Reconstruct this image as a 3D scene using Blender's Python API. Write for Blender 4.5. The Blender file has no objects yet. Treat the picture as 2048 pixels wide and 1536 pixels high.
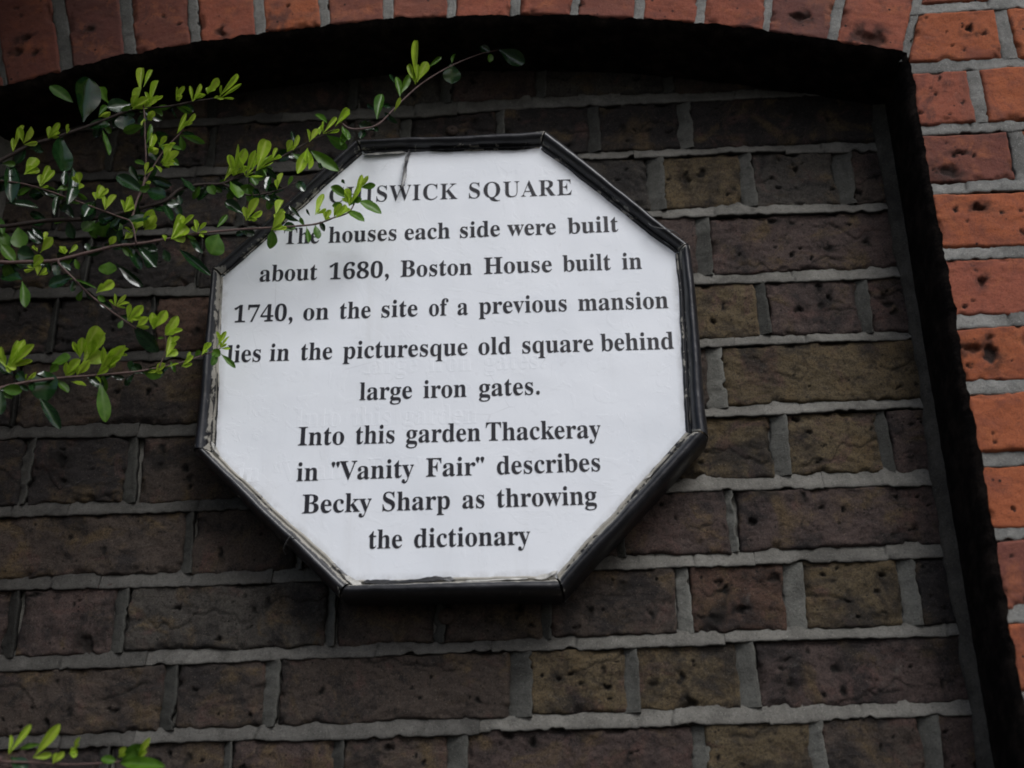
# ----------------------------------------------------------------------------
#  Octagonal notice board on a blind brick arch, with a shrub growing in front
# ----------------------------------------------------------------------------
import bpy, math, random
import numpy as np
from mathutils import Matrix, Vector

# ---------------------------------------------------------------- camera
CAM_R = [[0.998372935643947, -0.0182477689835418, 0.054023145972912016], [0.03753396677670249, 0.9235237502421267, -0.38170025422669446], [-0.04292648030869365, 0.38310690631446603, 0.9227060288209166]]
CAM_C = [0.4179795071900967, -1.8442542182264914, -4.0659229918008135]
U = 0.30                      # metres per layout unit (half the board's width)
Z0 = 2.15                     # height of the board's centre above the ground
R = np.array(CAM_R)           # rows: right, up, forward in (X, Z, Y)
CAM = np.array(CAM_C)         # layout units, relative to the board's centre
FPX = 2400.0

scene = bpy.context.scene
cam_data = bpy.data.cameras.new('camera')
cam = bpy.data.objects.new('camera', cam_data)
scene.collection.objects.link(cam)
cam_data.sensor_width = 36.0
cam_data.lens = 36.0 * FPX / 2048.0
cam_data.clip_start = 0.02
cam_data.clip_end = 200.0
_r, _u, _f = [Vector((a[0], a[2], a[1])) for a in R]
cam.matrix_world = Matrix(((_r.x, _u.x, -_f.x, CAM[0]*U), (_r.y, _u.y, -_f.y, CAM[2]*U),
                           (_r.z, _u.z, -_f.z, CAM[1]*U + Z0), (0, 0, 0, 1)))
scene.camera = cam
cam_data.dof.use_dof = True
cam_data.dof.focus_distance = 1.36
cam_data.dof.aperture_fstop = 3.6

# ---------------------------------------------------------------- sky, sun, exposure
SUN_DIR = Vector((0.60, -1.0, 1.35)).normalized()      # from the wall towards the light
elev = math.asin(SUN_DIR.z)
az = math.atan2(SUN_DIR.x, SUN_DIR.y)
world = bpy.data.worlds.new('World')
scene.world = world
world.use_nodes = True
wn = world.node_tree.nodes
bg = wn['Background']
sky = wn.new('ShaderNodeTexSky')
sky.sky_type = 'NISHITA'
sky.sun_disc = False
sky.sun_elevation = elev
sky.sun_rotation = az
sky.dust_density = 4.0
sky.ozone_density = 1.5
world.node_tree.links.new(sky.outputs[0], bg.inputs[0])
bg.inputs[1].default_value = 0.075
sun_data = bpy.data.lights.new('sun', 'SUN')
sun = bpy.data.objects.new('sun', sun_data)
scene.collection.objects.link(sun)
sun_data.energy = 1.5
sun_data.angle = math.radians(28)
sun_data.color = (0.91, 0.955, 1.0)
sun.rotation_euler = (-SUN_DIR).to_track_quat('-Z', 'Y').to_euler()
sun.location = (2, -3, 5)
scene.view_settings.view_transform = 'Standard'
scene.view_settings.look = 'None'
scene.view_settings.exposure = 0.44
scene.view_settings.gamma = 1.0
scene.view_settings.use_curve_mapping = False
scene.render.engine = 'CYCLES'
scene.cycles.max_bounces = 6
scene.cycles.filter_width = 1.8
scene.cycles.use_denoising = True

# ---------------------------------------------------------------- helpers
def ray(px, py):
    return R.T @ np.array([(px-1024)/FPX, (768-py)/FPX, 1.0])

def at(px, py, Y):
    """layout (x, z) of the point of the plane Y seen at a pixel of the photograph"""
    d = ray(px, py)
    s = (Y - CAM[2]) / d[2]
    p = CAM + s*d
    return p[0], p[1]

def at3(px, py, Y):
    x, z = at(px, py, Y)
    return Vector((x*U, Y*U, z*U + Z0))

def pix(p):
    q = R @ (np.array([p[0]/U, (p[2]-Z0)/U, p[1]/U]) - CAM)
    return 1024 + FPX*q[0]/q[2], 768 - FPX*q[1]/q[2]

def _h(ix, iy, iz, seed):
    n = (ix*374761393 + iy*668265263 + iz*2147483647 + seed*1274126177) & 0xffffffff
    n = ((n ^ (n >> 13)) * 1274126177) & 0xffffffff
    n = ((n ^ (n >> 15)) * 2246822519) & 0xffffffff
    return ((n ^ (n >> 16)) & 0xffff) / 65535.0

def noise(x, y, z=0.0, seed=0):
    """value noise 0..1, numpy arrays"""
    x = np.asarray(x, float); y = np.asarray(y, float) + x*0; z = np.asarray(z, float) + x*0
    xi, yi, zi = np.floor(x).astype(np.int64), np.floor(y).astype(np.int64), np.floor(z).astype(np.int64)
    fx, fy, fz = x-xi, y-yi, z-zi
    fx, fy, fz = [f*f*f*(f*(f*6-15)+10) for f in (fx, fy, fz)]
    def c(a, b, d): return _h(xi+a, yi+b, zi+d, seed)
    x00 = c(0,0,0)*(1-fx)+c(1,0,0)*fx; x10 = c(0,1,0)*(1-fx)+c(1,1,0)*fx
    x01 = c(0,0,1)*(1-fx)+c(1,0,1)*fx; x11 = c(0,1,1)*(1-fx)+c(1,1,1)*fx
    return (x00*(1-fy)+x10*fy)*(1-fz) + (x01*(1-fy)+x11*fy)*fz

def fbm(x, y, z=0.0, seed=0, o=4):
    a, s, t = 0.5, 0, 0
    for i in range(o):
        s = s + a*noise(np.asarray(x)*2**i, np.asarray(y)*2**i, z, seed+17*i); t += a; a *= 0.5
    return s/t

def sstep(a, b, x):
    t = np.clip((x-a)/(b-a), 0, 1)
    return t*t*(3-2*t)

def link_mesh(name, verts, faces, mat, parent=None, attrs=None, smooth=True, color=None, loc=None):
    me = bpy.data.meshes.new(name)
    verts = np.asarray(verts, float)
    if loc is not None:
        verts = verts - np.array(loc)
    if isinstance(faces, np.ndarray):
        nf = len(faces); k = faces.shape[1]
        me.vertices.add(len(verts)); me.vertices.foreach_set('co', verts.astype(np.float32).ravel())
        me.loops.add(nf*k); me.loops.foreach_set('vertex_index', faces.astype(np.int32).ravel())
        me.polygons.add(nf)
        me.polygons.foreach_set('loop_start', np.arange(0, nf*k, k, dtype=np.int32))
        me.update(calc_edges=True)
    else:
        me.from_pydata([tuple(v) for v in verts], [], [tuple(f) for f in faces])
    me.validate()
    if smooth:
        me.polygons.foreach_set('use_smooth', np.ones(len(me.polygons), bool))
    for k, v in (attrs or {}).items():
        at_ = me.attributes.new(k, 'FLOAT', 'POINT')
        at_.data.foreach_set('value', np.asarray(v, np.float32))
    if mat: me.materials.append(mat)
    o = bpy.data.objects.new(name, me)
    scene.collection.objects.link(o)
    if loc is not None: o.location = loc
    if parent:
        o.parent = parent
        o.matrix_parent_inverse = parent.matrix_world.inverted()
    if color: o.color = color
    return o

def grid_faces(nu, nv, base=0, flip=False):
    i, j = np.meshgrid(np.arange(nu-1), np.arange(nv-1), indexing='ij')
    a = (i*nv+j).ravel()+base
    q = np.stack([a, a+nv, a+nv+1, a+1], 1)
    return q[:, ::-1] if flip else q

def empty(name, loc, label=None, cat=None):
    o = bpy.data.objects.new(name, None)
    scene.collection.objects.link(o)
    o.location = loc
    o.empty_display_size = 0.05
    o.matrix_world = Matrix.Translation(loc)
    if label: o['label'] = label
    if cat: o['category'] = cat
    return o

# ---------------------------------------------------------------- materials
class NT:
    def __init__(s, name):
        s.m = bpy.data.materials.new(name); s.m.use_nodes = True
        s.t = s.m.node_tree; s.n = s.t.nodes; s.b = s.n['Principled BSDF']
        s.pos = s.n.new('ShaderNodeNewGeometry').outputs['Position']
    def lk(s, a, b): s.t.links.new(a, b)
    def val(s, v, sock):
        if hasattr(v, 'node'): s.lk(v, sock)
        elif isinstance(v, (tuple, list)) and len(v) == 3 and sock.type == 'RGBA': sock.default_value = (*v, 1)
        else: sock.default_value = v
    def noise(s, scale, detail=4, rough=.6, dist=0, stretch=None):
        n = s.n.new('ShaderNodeTexNoise'); v = s.pos
        if stretch:
            mp = s.n.new('ShaderNodeMapping'); mp.inputs['Scale'].default_value = stretch
            s.lk(v, mp.inputs[0]); v = mp.outputs[0]
        s.lk(v, n.inputs['Vector'])
        n.inputs['Scale'].default_value = scale; n.inputs['Detail'].default_value = detail
        n.inputs['Roughness'].default_value = rough; n.inputs['Distortion'].default_value = dist
        return n.outputs['Fac']
    def voro(s, scale, feature='F1'):
        n = s.n.new('ShaderNodeTexVoronoi'); n.feature = feature
        s.lk(s.pos, n.inputs['Vector']); n.inputs['Scale'].default_value = scale
        return n.outputs['Distance']
    def ramp(s, f, a, b, lo=0.0, hi=1.0):
        n = s.n.new('ShaderNodeMapRange'); n.interpolation_type = 'SMOOTHSTEP'
        s.val(f, n.inputs['Value'])
        n.inputs['From Min'].default_value = a; n.inputs['From Max'].default_value = b
        n.inputs['To Min'].default_value = lo; n.inputs['To Max'].default_value = hi
        return n.outputs[0]
    def mix(s, f, a, b, mode='MIX'):
        n = s.n.new('ShaderNodeMix'); n.data_type = 'RGBA'; n.blend_type = mode
        s.val(f, n.inputs[0]); s.val(a, n.inputs[6]); s.val(b, n.inputs[7])
        return n.outputs[2]
    def math(s, op, a, b=0.0):
        n = s.n.new('ShaderNodeMath'); n.operation = op
        s.val(a, n.inputs[0]); s.val(b, n.inputs[1])
        return n.outputs[0]
    def attr(s, name):
        n = s.n.new('ShaderNodeAttribute'); n.attribute_name = name
        return n.outputs['Fac']
    def objcol(s):
        n = s.n.new('ShaderNodeObjectInfo'); return n.outputs['Color']
    def bump(s, h, strength, dist, prev=None):
        n = s.n.new('ShaderNodeBump'); s.val(h, n.inputs['Height'])
        n.inputs['Strength'].default_value = strength; n.inputs['Distance'].default_value = dist
        if prev: s.lk(prev, n.inputs['Normal'])
        return n.outputs[0]
    def out(s, col, rough=.85, normal=None, spec=.3):
        s.val(col, s.b.inputs['Base Color']); s.val(rough, s.b.inputs['Roughness'])
        s.b.inputs['Specular IOR Level'].default_value = spec
        if normal: s.lk(normal, s.b.inputs['Normal'])
        return s.m

def mat_stock():
    s = NT('weathered stock brick')
    base = s.objcol()
    # broad firing colours: ochre, plum and black-burnt areas inside one brick
    c = s.mix(s.math('MULTIPLY', s.ramp(s.noise(19, 5, .66, .7), .50, .66), .75), base, (.108, .074, .036))
    c = s.mix(s.math('MULTIPLY', s.ramp(s.noise(23, 5, .65, 1.1), .53, .68), .70), c, (.090, .050, .042))
    c = s.mix(s.math('MULTIPLY', s.ramp(s.noise(14, 6, .72, .5), .48, .64), .80), c, (.016, .0145, .015))
    # soot streaks and lime bloom
    c = s.mix(s.math('MULTIPLY', s.ramp(s.noise(36, 6, .75, .3, (1, 1, .35)), .50, .70), .55), c, (.014, .012, .012))
    c = s.mix(s.math('MULTIPLY', s.ramp(s.noise(30, 6, .8, .8), .60, .74), .40), c, (.15, .145, .13))
    c = s.mix(s.math('MULTIPLY', s.ramp(s.noise(75, 6, .8, .6), .52, .66), .65), c, (.011, .010, .010))
    # sandy grain
    c = s.mix(s.math('MULTIPLY', s.ramp(s.noise(520, 3, .8), .44, .66), .62), c, (.010, .009, .0085))
    c = s.mix(s.math('MULTIPLY', s.ramp(s.noise(640, 2, .8), .60, .74), .50), c, (.20, .17, .13))
    sp = s.math('MULTIPLY', s.ramp(s.voro(120), .10, .20, 1, 0), s.ramp(s.noise(40, 2), .50, .58))
    c = s.mix(s.math('MULTIPLY', sp, .8), c, (.008, .007, .0065))
    c = s.mix(s.attr('pit'), c, (.007, .006, .005))
    b1 = s.bump(s.noise(150, 8, .8), .8, .0024)
    b2 = s.bump(s.noise(560, 4, .8), .8, .0010, b1)
    b3 = s.bump(s.ramp(s.noise(26, 6, .68, 1.8, (1, 1, 1.6)), .46, .54), .3, .0016, b2)
    b4 = s.bump(sp, -.7, .0015, b3)
    return s.out(c, .88, b4, .22)

def mat_red():
    s = NT('soft red brick')
    base = s.objcol()
    c = s.mix(s.math('MULTIPLY', s.ramp(s.noise(20, 5, .66, .6), .45, .66), .65), base, (.145, .050, .040))
    c = s.mix(s.math('MULTIPLY', s.ramp(s.noise(34, 5, .7, .4), .50, .70), .45), c, (.40, .135, .055))
    c = s.mix(s.math('MULTIPLY', s.ramp(s.noise(15, 6, .76, .8), .55, .68), .65), c, (.055, .031, .030))
    c = s.mix(s.math('MULTIPLY', s.ramp(s.noise(6, 6, .75, .5), .50, .66), .45), c, (.11, .060, .050))
    c = s.mix(s.math('MULTIPLY', s.ramp(s.noise(28, 6, .8, .8), .62, .76), .35), c, (.33, .22, .18))
    c = s.mix(s.math('MULTIPLY', s.ramp(s.noise(480, 3, .8), .46, .68), .50), c, (.10, .036, .025))
    c = s.mix(s.math('MULTIPLY', s.ramp(s.noise(620, 2, .8), .62, .76), .30), c, (.50, .26, .16))
    sp = s.ramp(s.voro(85), .10, .17, 1, 0)
    sp = s.math('MULTIPLY', sp, s.ramp(s.noise(30, 2), .50, .60))
    c = s.mix(sp, c, (.03, .015, .013))
    c = s.mix(s.attr('pit'), c, (.020, .014, .012))
    b1 = s.bump(s.noise(170, 7, .78), .8, .0020)
    b2 = s.bump(s.noise(640, 4, .75), .6, .0008, b1)
    return s.out(c, .88, b2, .22)

def mat_mortar(name, a, b, grime):
    s = NT(name)
    c = s.mix(s.ramp(s.noise(30, 6, .7), .35, .7), a, b)
    c = s.mix(s.math('MULTIPLY', s.ramp(s.noise(8, 5, .7, .5), .46, .66), .60), c, grime)
    c = s.mix(s.math('MULTIPLY', s.ramp(s.noise(55, 6, .8, .6), .52, .72), .55), c, grime)
    c = s.mix(s.math('MULTIPLY', s.ramp(s.noise(560, 2, .8), .58, .72), .55), c, tuple(min(1, x*1.7) for x in b))
    c = s.mix(s.math('MULTIPLY', s.ramp(s.noise(430, 3, .8), .52, .70), .60), c, grime)
    c = s.mix(1.0, c, s.objcol(), 'MULTIPLY')
    c = s.mix(s.attr('pit'), c, (.012, .011, .010))
    b1 = s.bump(s.noise(110, 7, .8), .9, .0026)
    b2 = s.bump(s.noise(600, 3, .8), .8, .0011, b1)
    return s.out(c, .92, b2, .2)

def mat_lining():
    s = NT('near black render')
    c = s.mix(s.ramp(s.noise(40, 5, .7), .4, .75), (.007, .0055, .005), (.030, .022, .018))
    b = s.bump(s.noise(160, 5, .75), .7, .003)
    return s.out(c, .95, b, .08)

def mat_panel():
    s = NT('white board paint')
    c = s.mix(s.ramp(s.noise(7, 4, .6), .4, .8), (.785, .81, .85), (.735, .765, .81))
    c = s.mix(s.math('MULTIPLY', s.ramp(s.noise(70, 6, .7, 2.0), .615, .68), .10), c, (.35, .34, .33))
    c = s.mix(s.math('MULTIPLY', s.attr('grime'), s.ramp(s.noise(60, 5, .7), .3, .62)), c, (.25, .24, .23))
    c = s.mix(s.math('MULTIPLY', s.ramp(s.noise(16, 6, .7, .3, (1, 1, .12)), .50, .74), .13), c, (.40, .38, .34))
    cr = s.ramp(s.voro(9.0, 'DISTANCE_TO_EDGE'), .0, .006, 1, 0)
    cr = s.math('MULTIPLY', cr, s.ramp(s.noise(12, 3), .55, .66))
    c = s.mix(s.math('MULTIPLY', cr, .25), c, (.3, .3, .31))
    b1 = s.bump(s.noise(55, 5, .62, 1.5), .13, .0010)
    b2 = s.bump(s.ramp(s.noise(24, 5, .6, 2.2), .55, .58), .16, .0005, b1)
    return s.out(c, s.ramp(s.noise(30, 3), .3, .7, .32, .5), b2, .45)

def mat_letter():
    s = NT('black sign lettering')
    c = s.mix(s.ramp(s.noise(300, 3, .7), .55, .8), (.010, .009, .014), (.035, .032, .04))
    return s.out(c, .42, None, .4)

def mat_frame():
    s = NT('chipped black gloss paint')
    chip = s.attr('chip')
    m_ = s.math('ADD', s.noise(60, 6, .72, 1.0), s.math('MULTIPLY', chip, .34))
    mask = s.ramp(m_, .700, .722)
    wood = s.mix(s.noise(200, 4, .7), (.42, .40, .35), (.20, .19, .17))
    c = s.mix(s.ramp(s.noise(45, 4, .7), .4, .75), (.009, .009, .011), (.024, .024, .028))
    c = s.mix(mask, c, wood)
    rough = s.mix(mask, (.36, .36, .36), (.85, .85, .85))
    b1 = s.bump(mask, -.6, .0008)
    b2 = s.bump(s.noise(70, 5, .6, .8), .35, .0014, b1)
    b3 = s.bump(s.noise(10, 2, .5), .5, .004, b2)
    s.lk(b3, s.b.inputs['Normal'])
    return s.out(c, rough, None, .5)

def mat_plain(name, col, rough, spec=.4, nscale=120, var=.4, bump=.0006):
    s = NT(name)
    c = s.mix(s.ramp(s.noise(nscale, 4, .7), .35, .75), col, tuple(x*(1-var) for x in col))
    b = s.bump(s.noise(nscale*1.5, 4, .7), .4, bump)
    return s.out(c, rough, b, spec)

def mat_leaf(name, a, b, vein, rough, trans, spec):
    s = NT(name)
    rnd = s.n.new('ShaderNodeObjectInfo').outputs['Random']
    c = s.mix(rnd, a, b)
    c = s.mix(s.math('MULTIPLY', s.ramp(s.noise(120, 3, .6), .4, .75), .5), c, tuple(x*.62 for x in a))
    c = s.mix(s.math('MULTIPLY', s.attr('vein'), .7), c, vein)
    n = s.bump(s.math('ADD', s.attr('vein'), s.math('MULTIPLY', s.noise(260, 3), .25)), -.5, .0006)
    s.out(c, rough, n, spec)
    tr = s.n.new('ShaderNodeBsdfTranslucent')
    s.lk(c, tr.inputs['Color'])
    mx = s.n.new('ShaderNodeMixShader'); mx.inputs[0].default_value = trans
    s.lk(s.b.outputs[0], mx.inputs[1]); s.lk(tr.outputs[0], mx.inputs[2])
    s.lk(mx.outputs[0], s.n['Material Output'].inputs['Surface'])
    return s.m

M_STOCK = mat_stock(); M_RED = mat_red()
M_MORT = mat_mortar('grey struck pointing', (.135, .129, .115), (.200, .192, .172), (.050, .047, .042))
M_MORTR = mat_mortar('pale cement pointing', (.20, .198, .185), (.30, .295, .275), (.085, .083, .078))
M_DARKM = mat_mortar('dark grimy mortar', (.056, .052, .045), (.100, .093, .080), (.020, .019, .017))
M_LINING = mat_lining(); M_PANEL = mat_panel(); M_LETTER = mat_letter(); M_FRAME = mat_frame()
M_PUTTY = mat_plain('exposed putty and primer', (.50, .49, .46), .7, .3, 90, .65, .001)
M_FILM = mat_plain('loose black paint film', (.014, .014, .016), .35, .5, 200, .4)
M_WIRE = mat_plain('grey steel wire', (.10, .10, .10), .5, .5)
M_RUST = mat_plain('rusty iron', (.05, .035, .028), .8, .3, 300, .6, .001)
M_BARK = mat_plain('dark brown bark', (.028, .018, .014), .7, .3, 400, .5, .0008)
M_TWIG = mat_plain('reddish grey twig bark', (.105, .062, .055), .6, .35, 300, .45, .0006)
M_YOUNG = mat_leaf('young lime green leaf', (.34, .54, .028), (.48, .64, .060), (.56, .68, .14), .42, .5, .35)
M_GREEN = mat_leaf('mid green leaf', (.038, .115, .008), (.085, .19, .012), (.10, .19, .03), .38, .35, .35)
M_DARK = mat_leaf('glossy dark green leaf', (.006, .026, .007), (.012, .042, .011), (.025, .06, .02), .17, .10, .55)
M_ASPH = mat_plain('worn asphalt', (.055, .054, .052), .95, .2, 60, .4, .004)
LEAFM = {'y': M_YOUNG, 'g': M_GREEN, 'd': M_DARK}

# ---------------------------------------------------------------- the ground
gv = [(-40, -60, 0), (40, -60, 0), (40, 6, 0), (-40, 6, 0)]
pave = link_mesh('pavement', gv, [(0, 1, 2, 3)], M_ASPH, smooth=False)
pave['kind'] = 'structure'

# ---------------------------------------------------------------- bricks
YW = 0.167          # face of the recessed brickwork (layout units)
YF = -0.150         # face of the red outer brickwork
rng = random.Random(5)

def brick_mesh(x0, x1, z0, z1, y, depth, seed, rel=.0013, npit=2, pitr=(.0018, .0045), pitd=(.0015, .004),
               step=.0020, ragged=.0012, worn=.003, creases=1, bigpits=None, taper=0.0, skew=0.0):
    """one brick: a fine relief face with rounded, chipped arrises and plain returns. metres"""
    w, h = x1-x0, z1-z0
    nu, nv = max(6, int(w/step)), max(6, int(h/step))
    u, v = np.meshgrid(np.linspace(0, 1, nu), np.linspace(0, 1, nv), indexing='ij')
    r = random.Random(seed)
    X, Z = u*w, v*h
    ox, oz = seed*3.17 % 97, seed*1.71 % 89
    # wobbly outline
    e = lambda t, k: (fbm(t*55+ox+k*7.3, oz+k*3.1+0*t, 0, seed % 1000, 3)-.5)*2*ragged*1.6 + (noise(t*13+ox*2+k*5, oz+k+0*t, 0, seed % 977)-.5)*2*ragged
    dl, dr, db, dt_ = e(Z, 1), e(Z, 2), e(X, 3), e(X, 4)
    X2 = X + dl*(1-u)**1.0*(1-u) + dr*u*u
    Z2 = Z + db*(1-v)**2 + dt_*v*v
    # relief
    f = (fbm(X*26+ox, Z*42+oz, 0, seed % 1009, 5)-.5)*2*rel*1.5
    f = f + (fbm(X*150+ox, Z*190+oz, 0, seed % 983, 3)-.5)*rel*1.0
    g_ = fbm(X*38+ox*1.3, Z*70+oz, 8, seed % 613, 4)
    f = f - np.abs(g_-.5)*rel*1.6
    dark = np.zeros_like(X)
    for k in range(creases):
        cz = h*r.uniform(.2, .8)
        line = cz + (fbm(X*22+ox+k*31, 0*X+k, 0, seed % 503+k, 4)-.5)*h*.75
        msk = sstep(.5, .62, noise(X*24+ox+k*9, 0*X+2.5, 0, seed % 331+k))
        d = Z-line
        f = f - msk*np.exp(-(d/.0014)**2)*.0012 + msk*np.exp(-((d-.0035)/.004)**2)*.0006
        dark = np.maximum(dark, msk*np.exp(-(d/.0011)**2)*.75)
    pits = [(r.uniform(.07, .93)*w, r.uniform(.1, .9)*h, r.uniform(*pitr), r.uniform(*pitd)) for _ in range(npit)]
    for b in (bigpits or []): pits.append((b[0]*w, b[1]*h, b[2], b[3]))
    wx = (fbm(X*150+ox, Z*150+oz, 3.3, seed % 700, 3)-.5)*.010
    wz = (fbm(X*150+ox, Z*150+oz, 9.1, seed % 701, 3)-.5)*.010
    for (px_, pz_, pr, pd) in pits:
        k = r.uniform(.7, 1.5)
        q = min(1.0, pr/.004)
        dd = np.sqrt(((X+wx*q-px_)/k)**2 + ((Z+wz*q-pz_)*k)**2)/pr
        f = f - pd*sstep(1.0, .45, dd)
        dark = np.maximum(dark, sstep(1.2, .5, dd)*r.uniform(.75, 1.0))
        if pr > .0035: dark = np.maximum(dark, sstep(2.6, .8, dd)*sstep(.38, .62, fbm(X*90+ox, Z*90+oz, 6, 77, 4))*.75)
    # arrises
    ed = np.minimum(np.minimum(X, w-X), np.minimum(Z, h-Z))
    wr = worn*(.55+1.1*fbm(X*60+ox, Z*60+oz, 5, seed % 607, 3))
    rr = np.clip(ed/wr, 0, 1)
    f = f - wr*(1-np.sqrt(np.clip(1-(1-rr)**2, 0, 1)))*1.0
    chip = sstep(.56, .72, fbm(X*48+ox, Z*48+oz, 7.7, seed % 401, 3))*sstep(.010, .002, ed)
    f = f - chip*.0035
    dark = np.maximum(dark, chip*.35)
    f = np.maximum(f, -.0062)
    Yv = y - f
    V = np.stack([X2+x0, Yv, Z2+z0], -1).reshape(-1, 3)
    F = [grid_faces(nu, nv)]
    # returns: ring of border vertices pushed back
    idx = np.arange(nu*nv).reshape(nu, nv)
    ring = np.concatenate([idx[:-1, 0], idx[-1, :-1], idx[::-1][:-1, -1], idx[0, ::-1][:-1]])
    B = V[ring].copy(); B[:, 1] = y + depth
    n0 = len(V); m = len(ring)
    V = np.concatenate([V, B])
    a = ring; b_ = np.roll(ring, -1); a2 = n0+np.arange(m); b2 = n0+np.roll(np.arange(m), -1)
    F.append(np.stack([b_, a, a2, b2], 1))
    # back face
    F = np.concatenate(F)
    dk = np.concatenate([dark.ravel(), dark.ravel()[ring]*0])
    if skew:                    # one end cut to the slope of the arch
        q = (V[:, 0]-x0)/w
        V[:, 0] += skew*(V[:, 2]-z0)*((1-q) if skew > 0 else q)
    if taper:
        cx = (x0+x1)/2
        V[:, 0] = cx + (V[:, 0]-cx)*(1+taper*((V[:, 2]-z0)/h))
    return V, F, dk

STOCK = {'p': (.074, .052, .046), 'b': (.062, .047, .038), 'y': (.104, .078, .044), 'd': (.026, .022, .021),
         'g': (.056, .050, .043), 'o': (.085, .048, .034)}
REDS = {'o': (.335, .098, .042), 'r': (.255, .078, .047), 'm': (.175, .063, .045), 'd': (.115, .048, .040)}

brick_no = 0
def add_brick(x0, x1, z0, z1, y, mat, col, parent, depth=.014, rotmat=None, loc_c=None, **kw):
    """x,z in layout units relative to the board's centre"""
    global brick_no
    brick_no += 1
    V, F, dk = brick_mesh(x0*U, x1*U, z0*U+Z0, z1*U+Z0, y*U, depth, 11+brick_no*37, **kw)
    if rotmat is not None:
        c, s_ = rotmat; px_, pz_ = loc_c
        dx, dz = V[:, 0]-px_, V[:, 2]-pz_
        V = np.stack([px_+dx*c+dz*s_, V[:, 1], pz_-dx*s_+dz*c], 1)
    c0 = V.mean(0)
    j = 1 + (rng.random()-.5)*.22
    return link_mesh('brick', V, F, mat, parent, {'pit': dk}, True, (col[0]*j, col[1]*j, col[2]*j, 1), tuple(c0))

def strip(name, P0, P1, y0, y1, mat, parent, seed, step=.0035, wav=.0012, cracks=(), color=None):
    """a struck mortar joint: P0 -> P1 polylines of its two long edges (metres, [(x,z)..]);
    the face slopes from y0 (recessed edge) to y1 (proud, undercut edge)"""
    n = len(P0)
    L = np.cumsum([0]+[np.hypot(*(P0[i+1]-P0[i])) for i in range(n-1)])
    m = max(4, int(L[-1]/step))
    t = np.linspace(0, L[-1], m)
    A = np.stack([np.interp(t, L, P0[:, k]) for k in (0, 1)], 1)
    Bm = np.stack([np.interp(t, L, P1[:, k]) for k in (0, 1)], 1)
    D = Bm-A; wd = np.linalg.norm(D, axis=1, keepdims=True); D = D/wd
    o1 = (fbm(t*110+seed, 0*t, 0, seed, 5)-.5)*wav*4.0 + (noise(t*9+seed*3, 0*t+5, 0, seed)-.5)*wav*2.2 + np.maximum(0, fbm(t*45+seed*5, 0*t, 7, seed+6, 4)-.62)*wav*-14
    o2 = (fbm(t*120+seed*2+90, 0*t, 1, seed+3, 4)-.5)*wav*1.9 + (noise(t*7+seed*5, 0*t+9, 0, seed+1)-.5)*wav*1.6 - np.maximum(0, fbm(t*60+seed*3, 0*t, 5, seed+8, 4)-.64)*wav*12
    A = A + D*o1[:, None]; Bm = Bm + D*o2[:, None]
    # long-wave change of projection and stepped day-joints
    pr = (fbm(t*10+seed*7, 0*t, 2, seed+9, 3)-.5)*.0022
    dk = np.zeros(m)
    for c in cracks:
        tt = c*L[-1]
        pr = pr + np.where(t > tt, 1, -1)*.0004
        Bm = Bm + D*(np.where(t > tt, 1, 0)*.0009*(1 if int(c*1000) % 2 else -1))[:, None]
    prof = [(-.06, .012, 0), (-.05, y0+.001, .35), (.05, y0, .15), (.25, None, 0), (.5, None, 0), (.75, None, 0), (.93, None, 0),
            (1.0, y1+.0008, 0), (1.03, y1+.0022, .6), (1.02, y1+.006, .9), (.98, .012, .9)]  # third value: shade painted into the recessed and undercut edges
    rows = []; att = []
    yb = YB[0]
    for (s_, yy, d_) in prof:
        if yy is None: yy = y0 + (y1-y0)*((s_-.05)/.95)
        P = A + (Bm-A)*s_
        rel = (fbm(P[:, 0]*170, P[:, 1]*170, 4, seed % 91, 3)-.5)*.0013
        if yy >= .011: rel = rel*0
        Y = yb + yy + rel - (pr if yy < .01 else 0)
        for c in cracks:
            g = np.exp(-((t+ (s_-.5)*.004*math.sin(c*40) - c*L[-1])/.0011)**2)
            if yy < .01: Y = Y + g*.0018
        rows.append(np.stack([P[:, 0], Y, P[:, 1]], 1))
        q = np.full(m, d_)
        for c in cracks:
            q = np.maximum(q, np.exp(-((t+(s_-.5)*.004*math.sin(c*40)-c*L[-1])/.0009)**2)*.65)
        att.append(q)
    V = np.stack(rows, 1).reshape(-1, 3)
    F = grid_faces(m, len(prof), 0, True)
    att = np.stack(att, 1).ravel()
    c0 = V.mean(0)
    return link_mesh(name, V, F, mat, parent, {'pit': att}, True, color, tuple(c0))
YB = [0.0]

# ======================================================== recessed stock-brick wall
recess = empty('recessed_wall', (-.02, YW*U+.02, 0),
               'dark sooty yellow and purple brown brick wall set back under the arch, behind the white board', 'wall')
XL, XR = -1.925, 1.828           # inner corners of the recess
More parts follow.
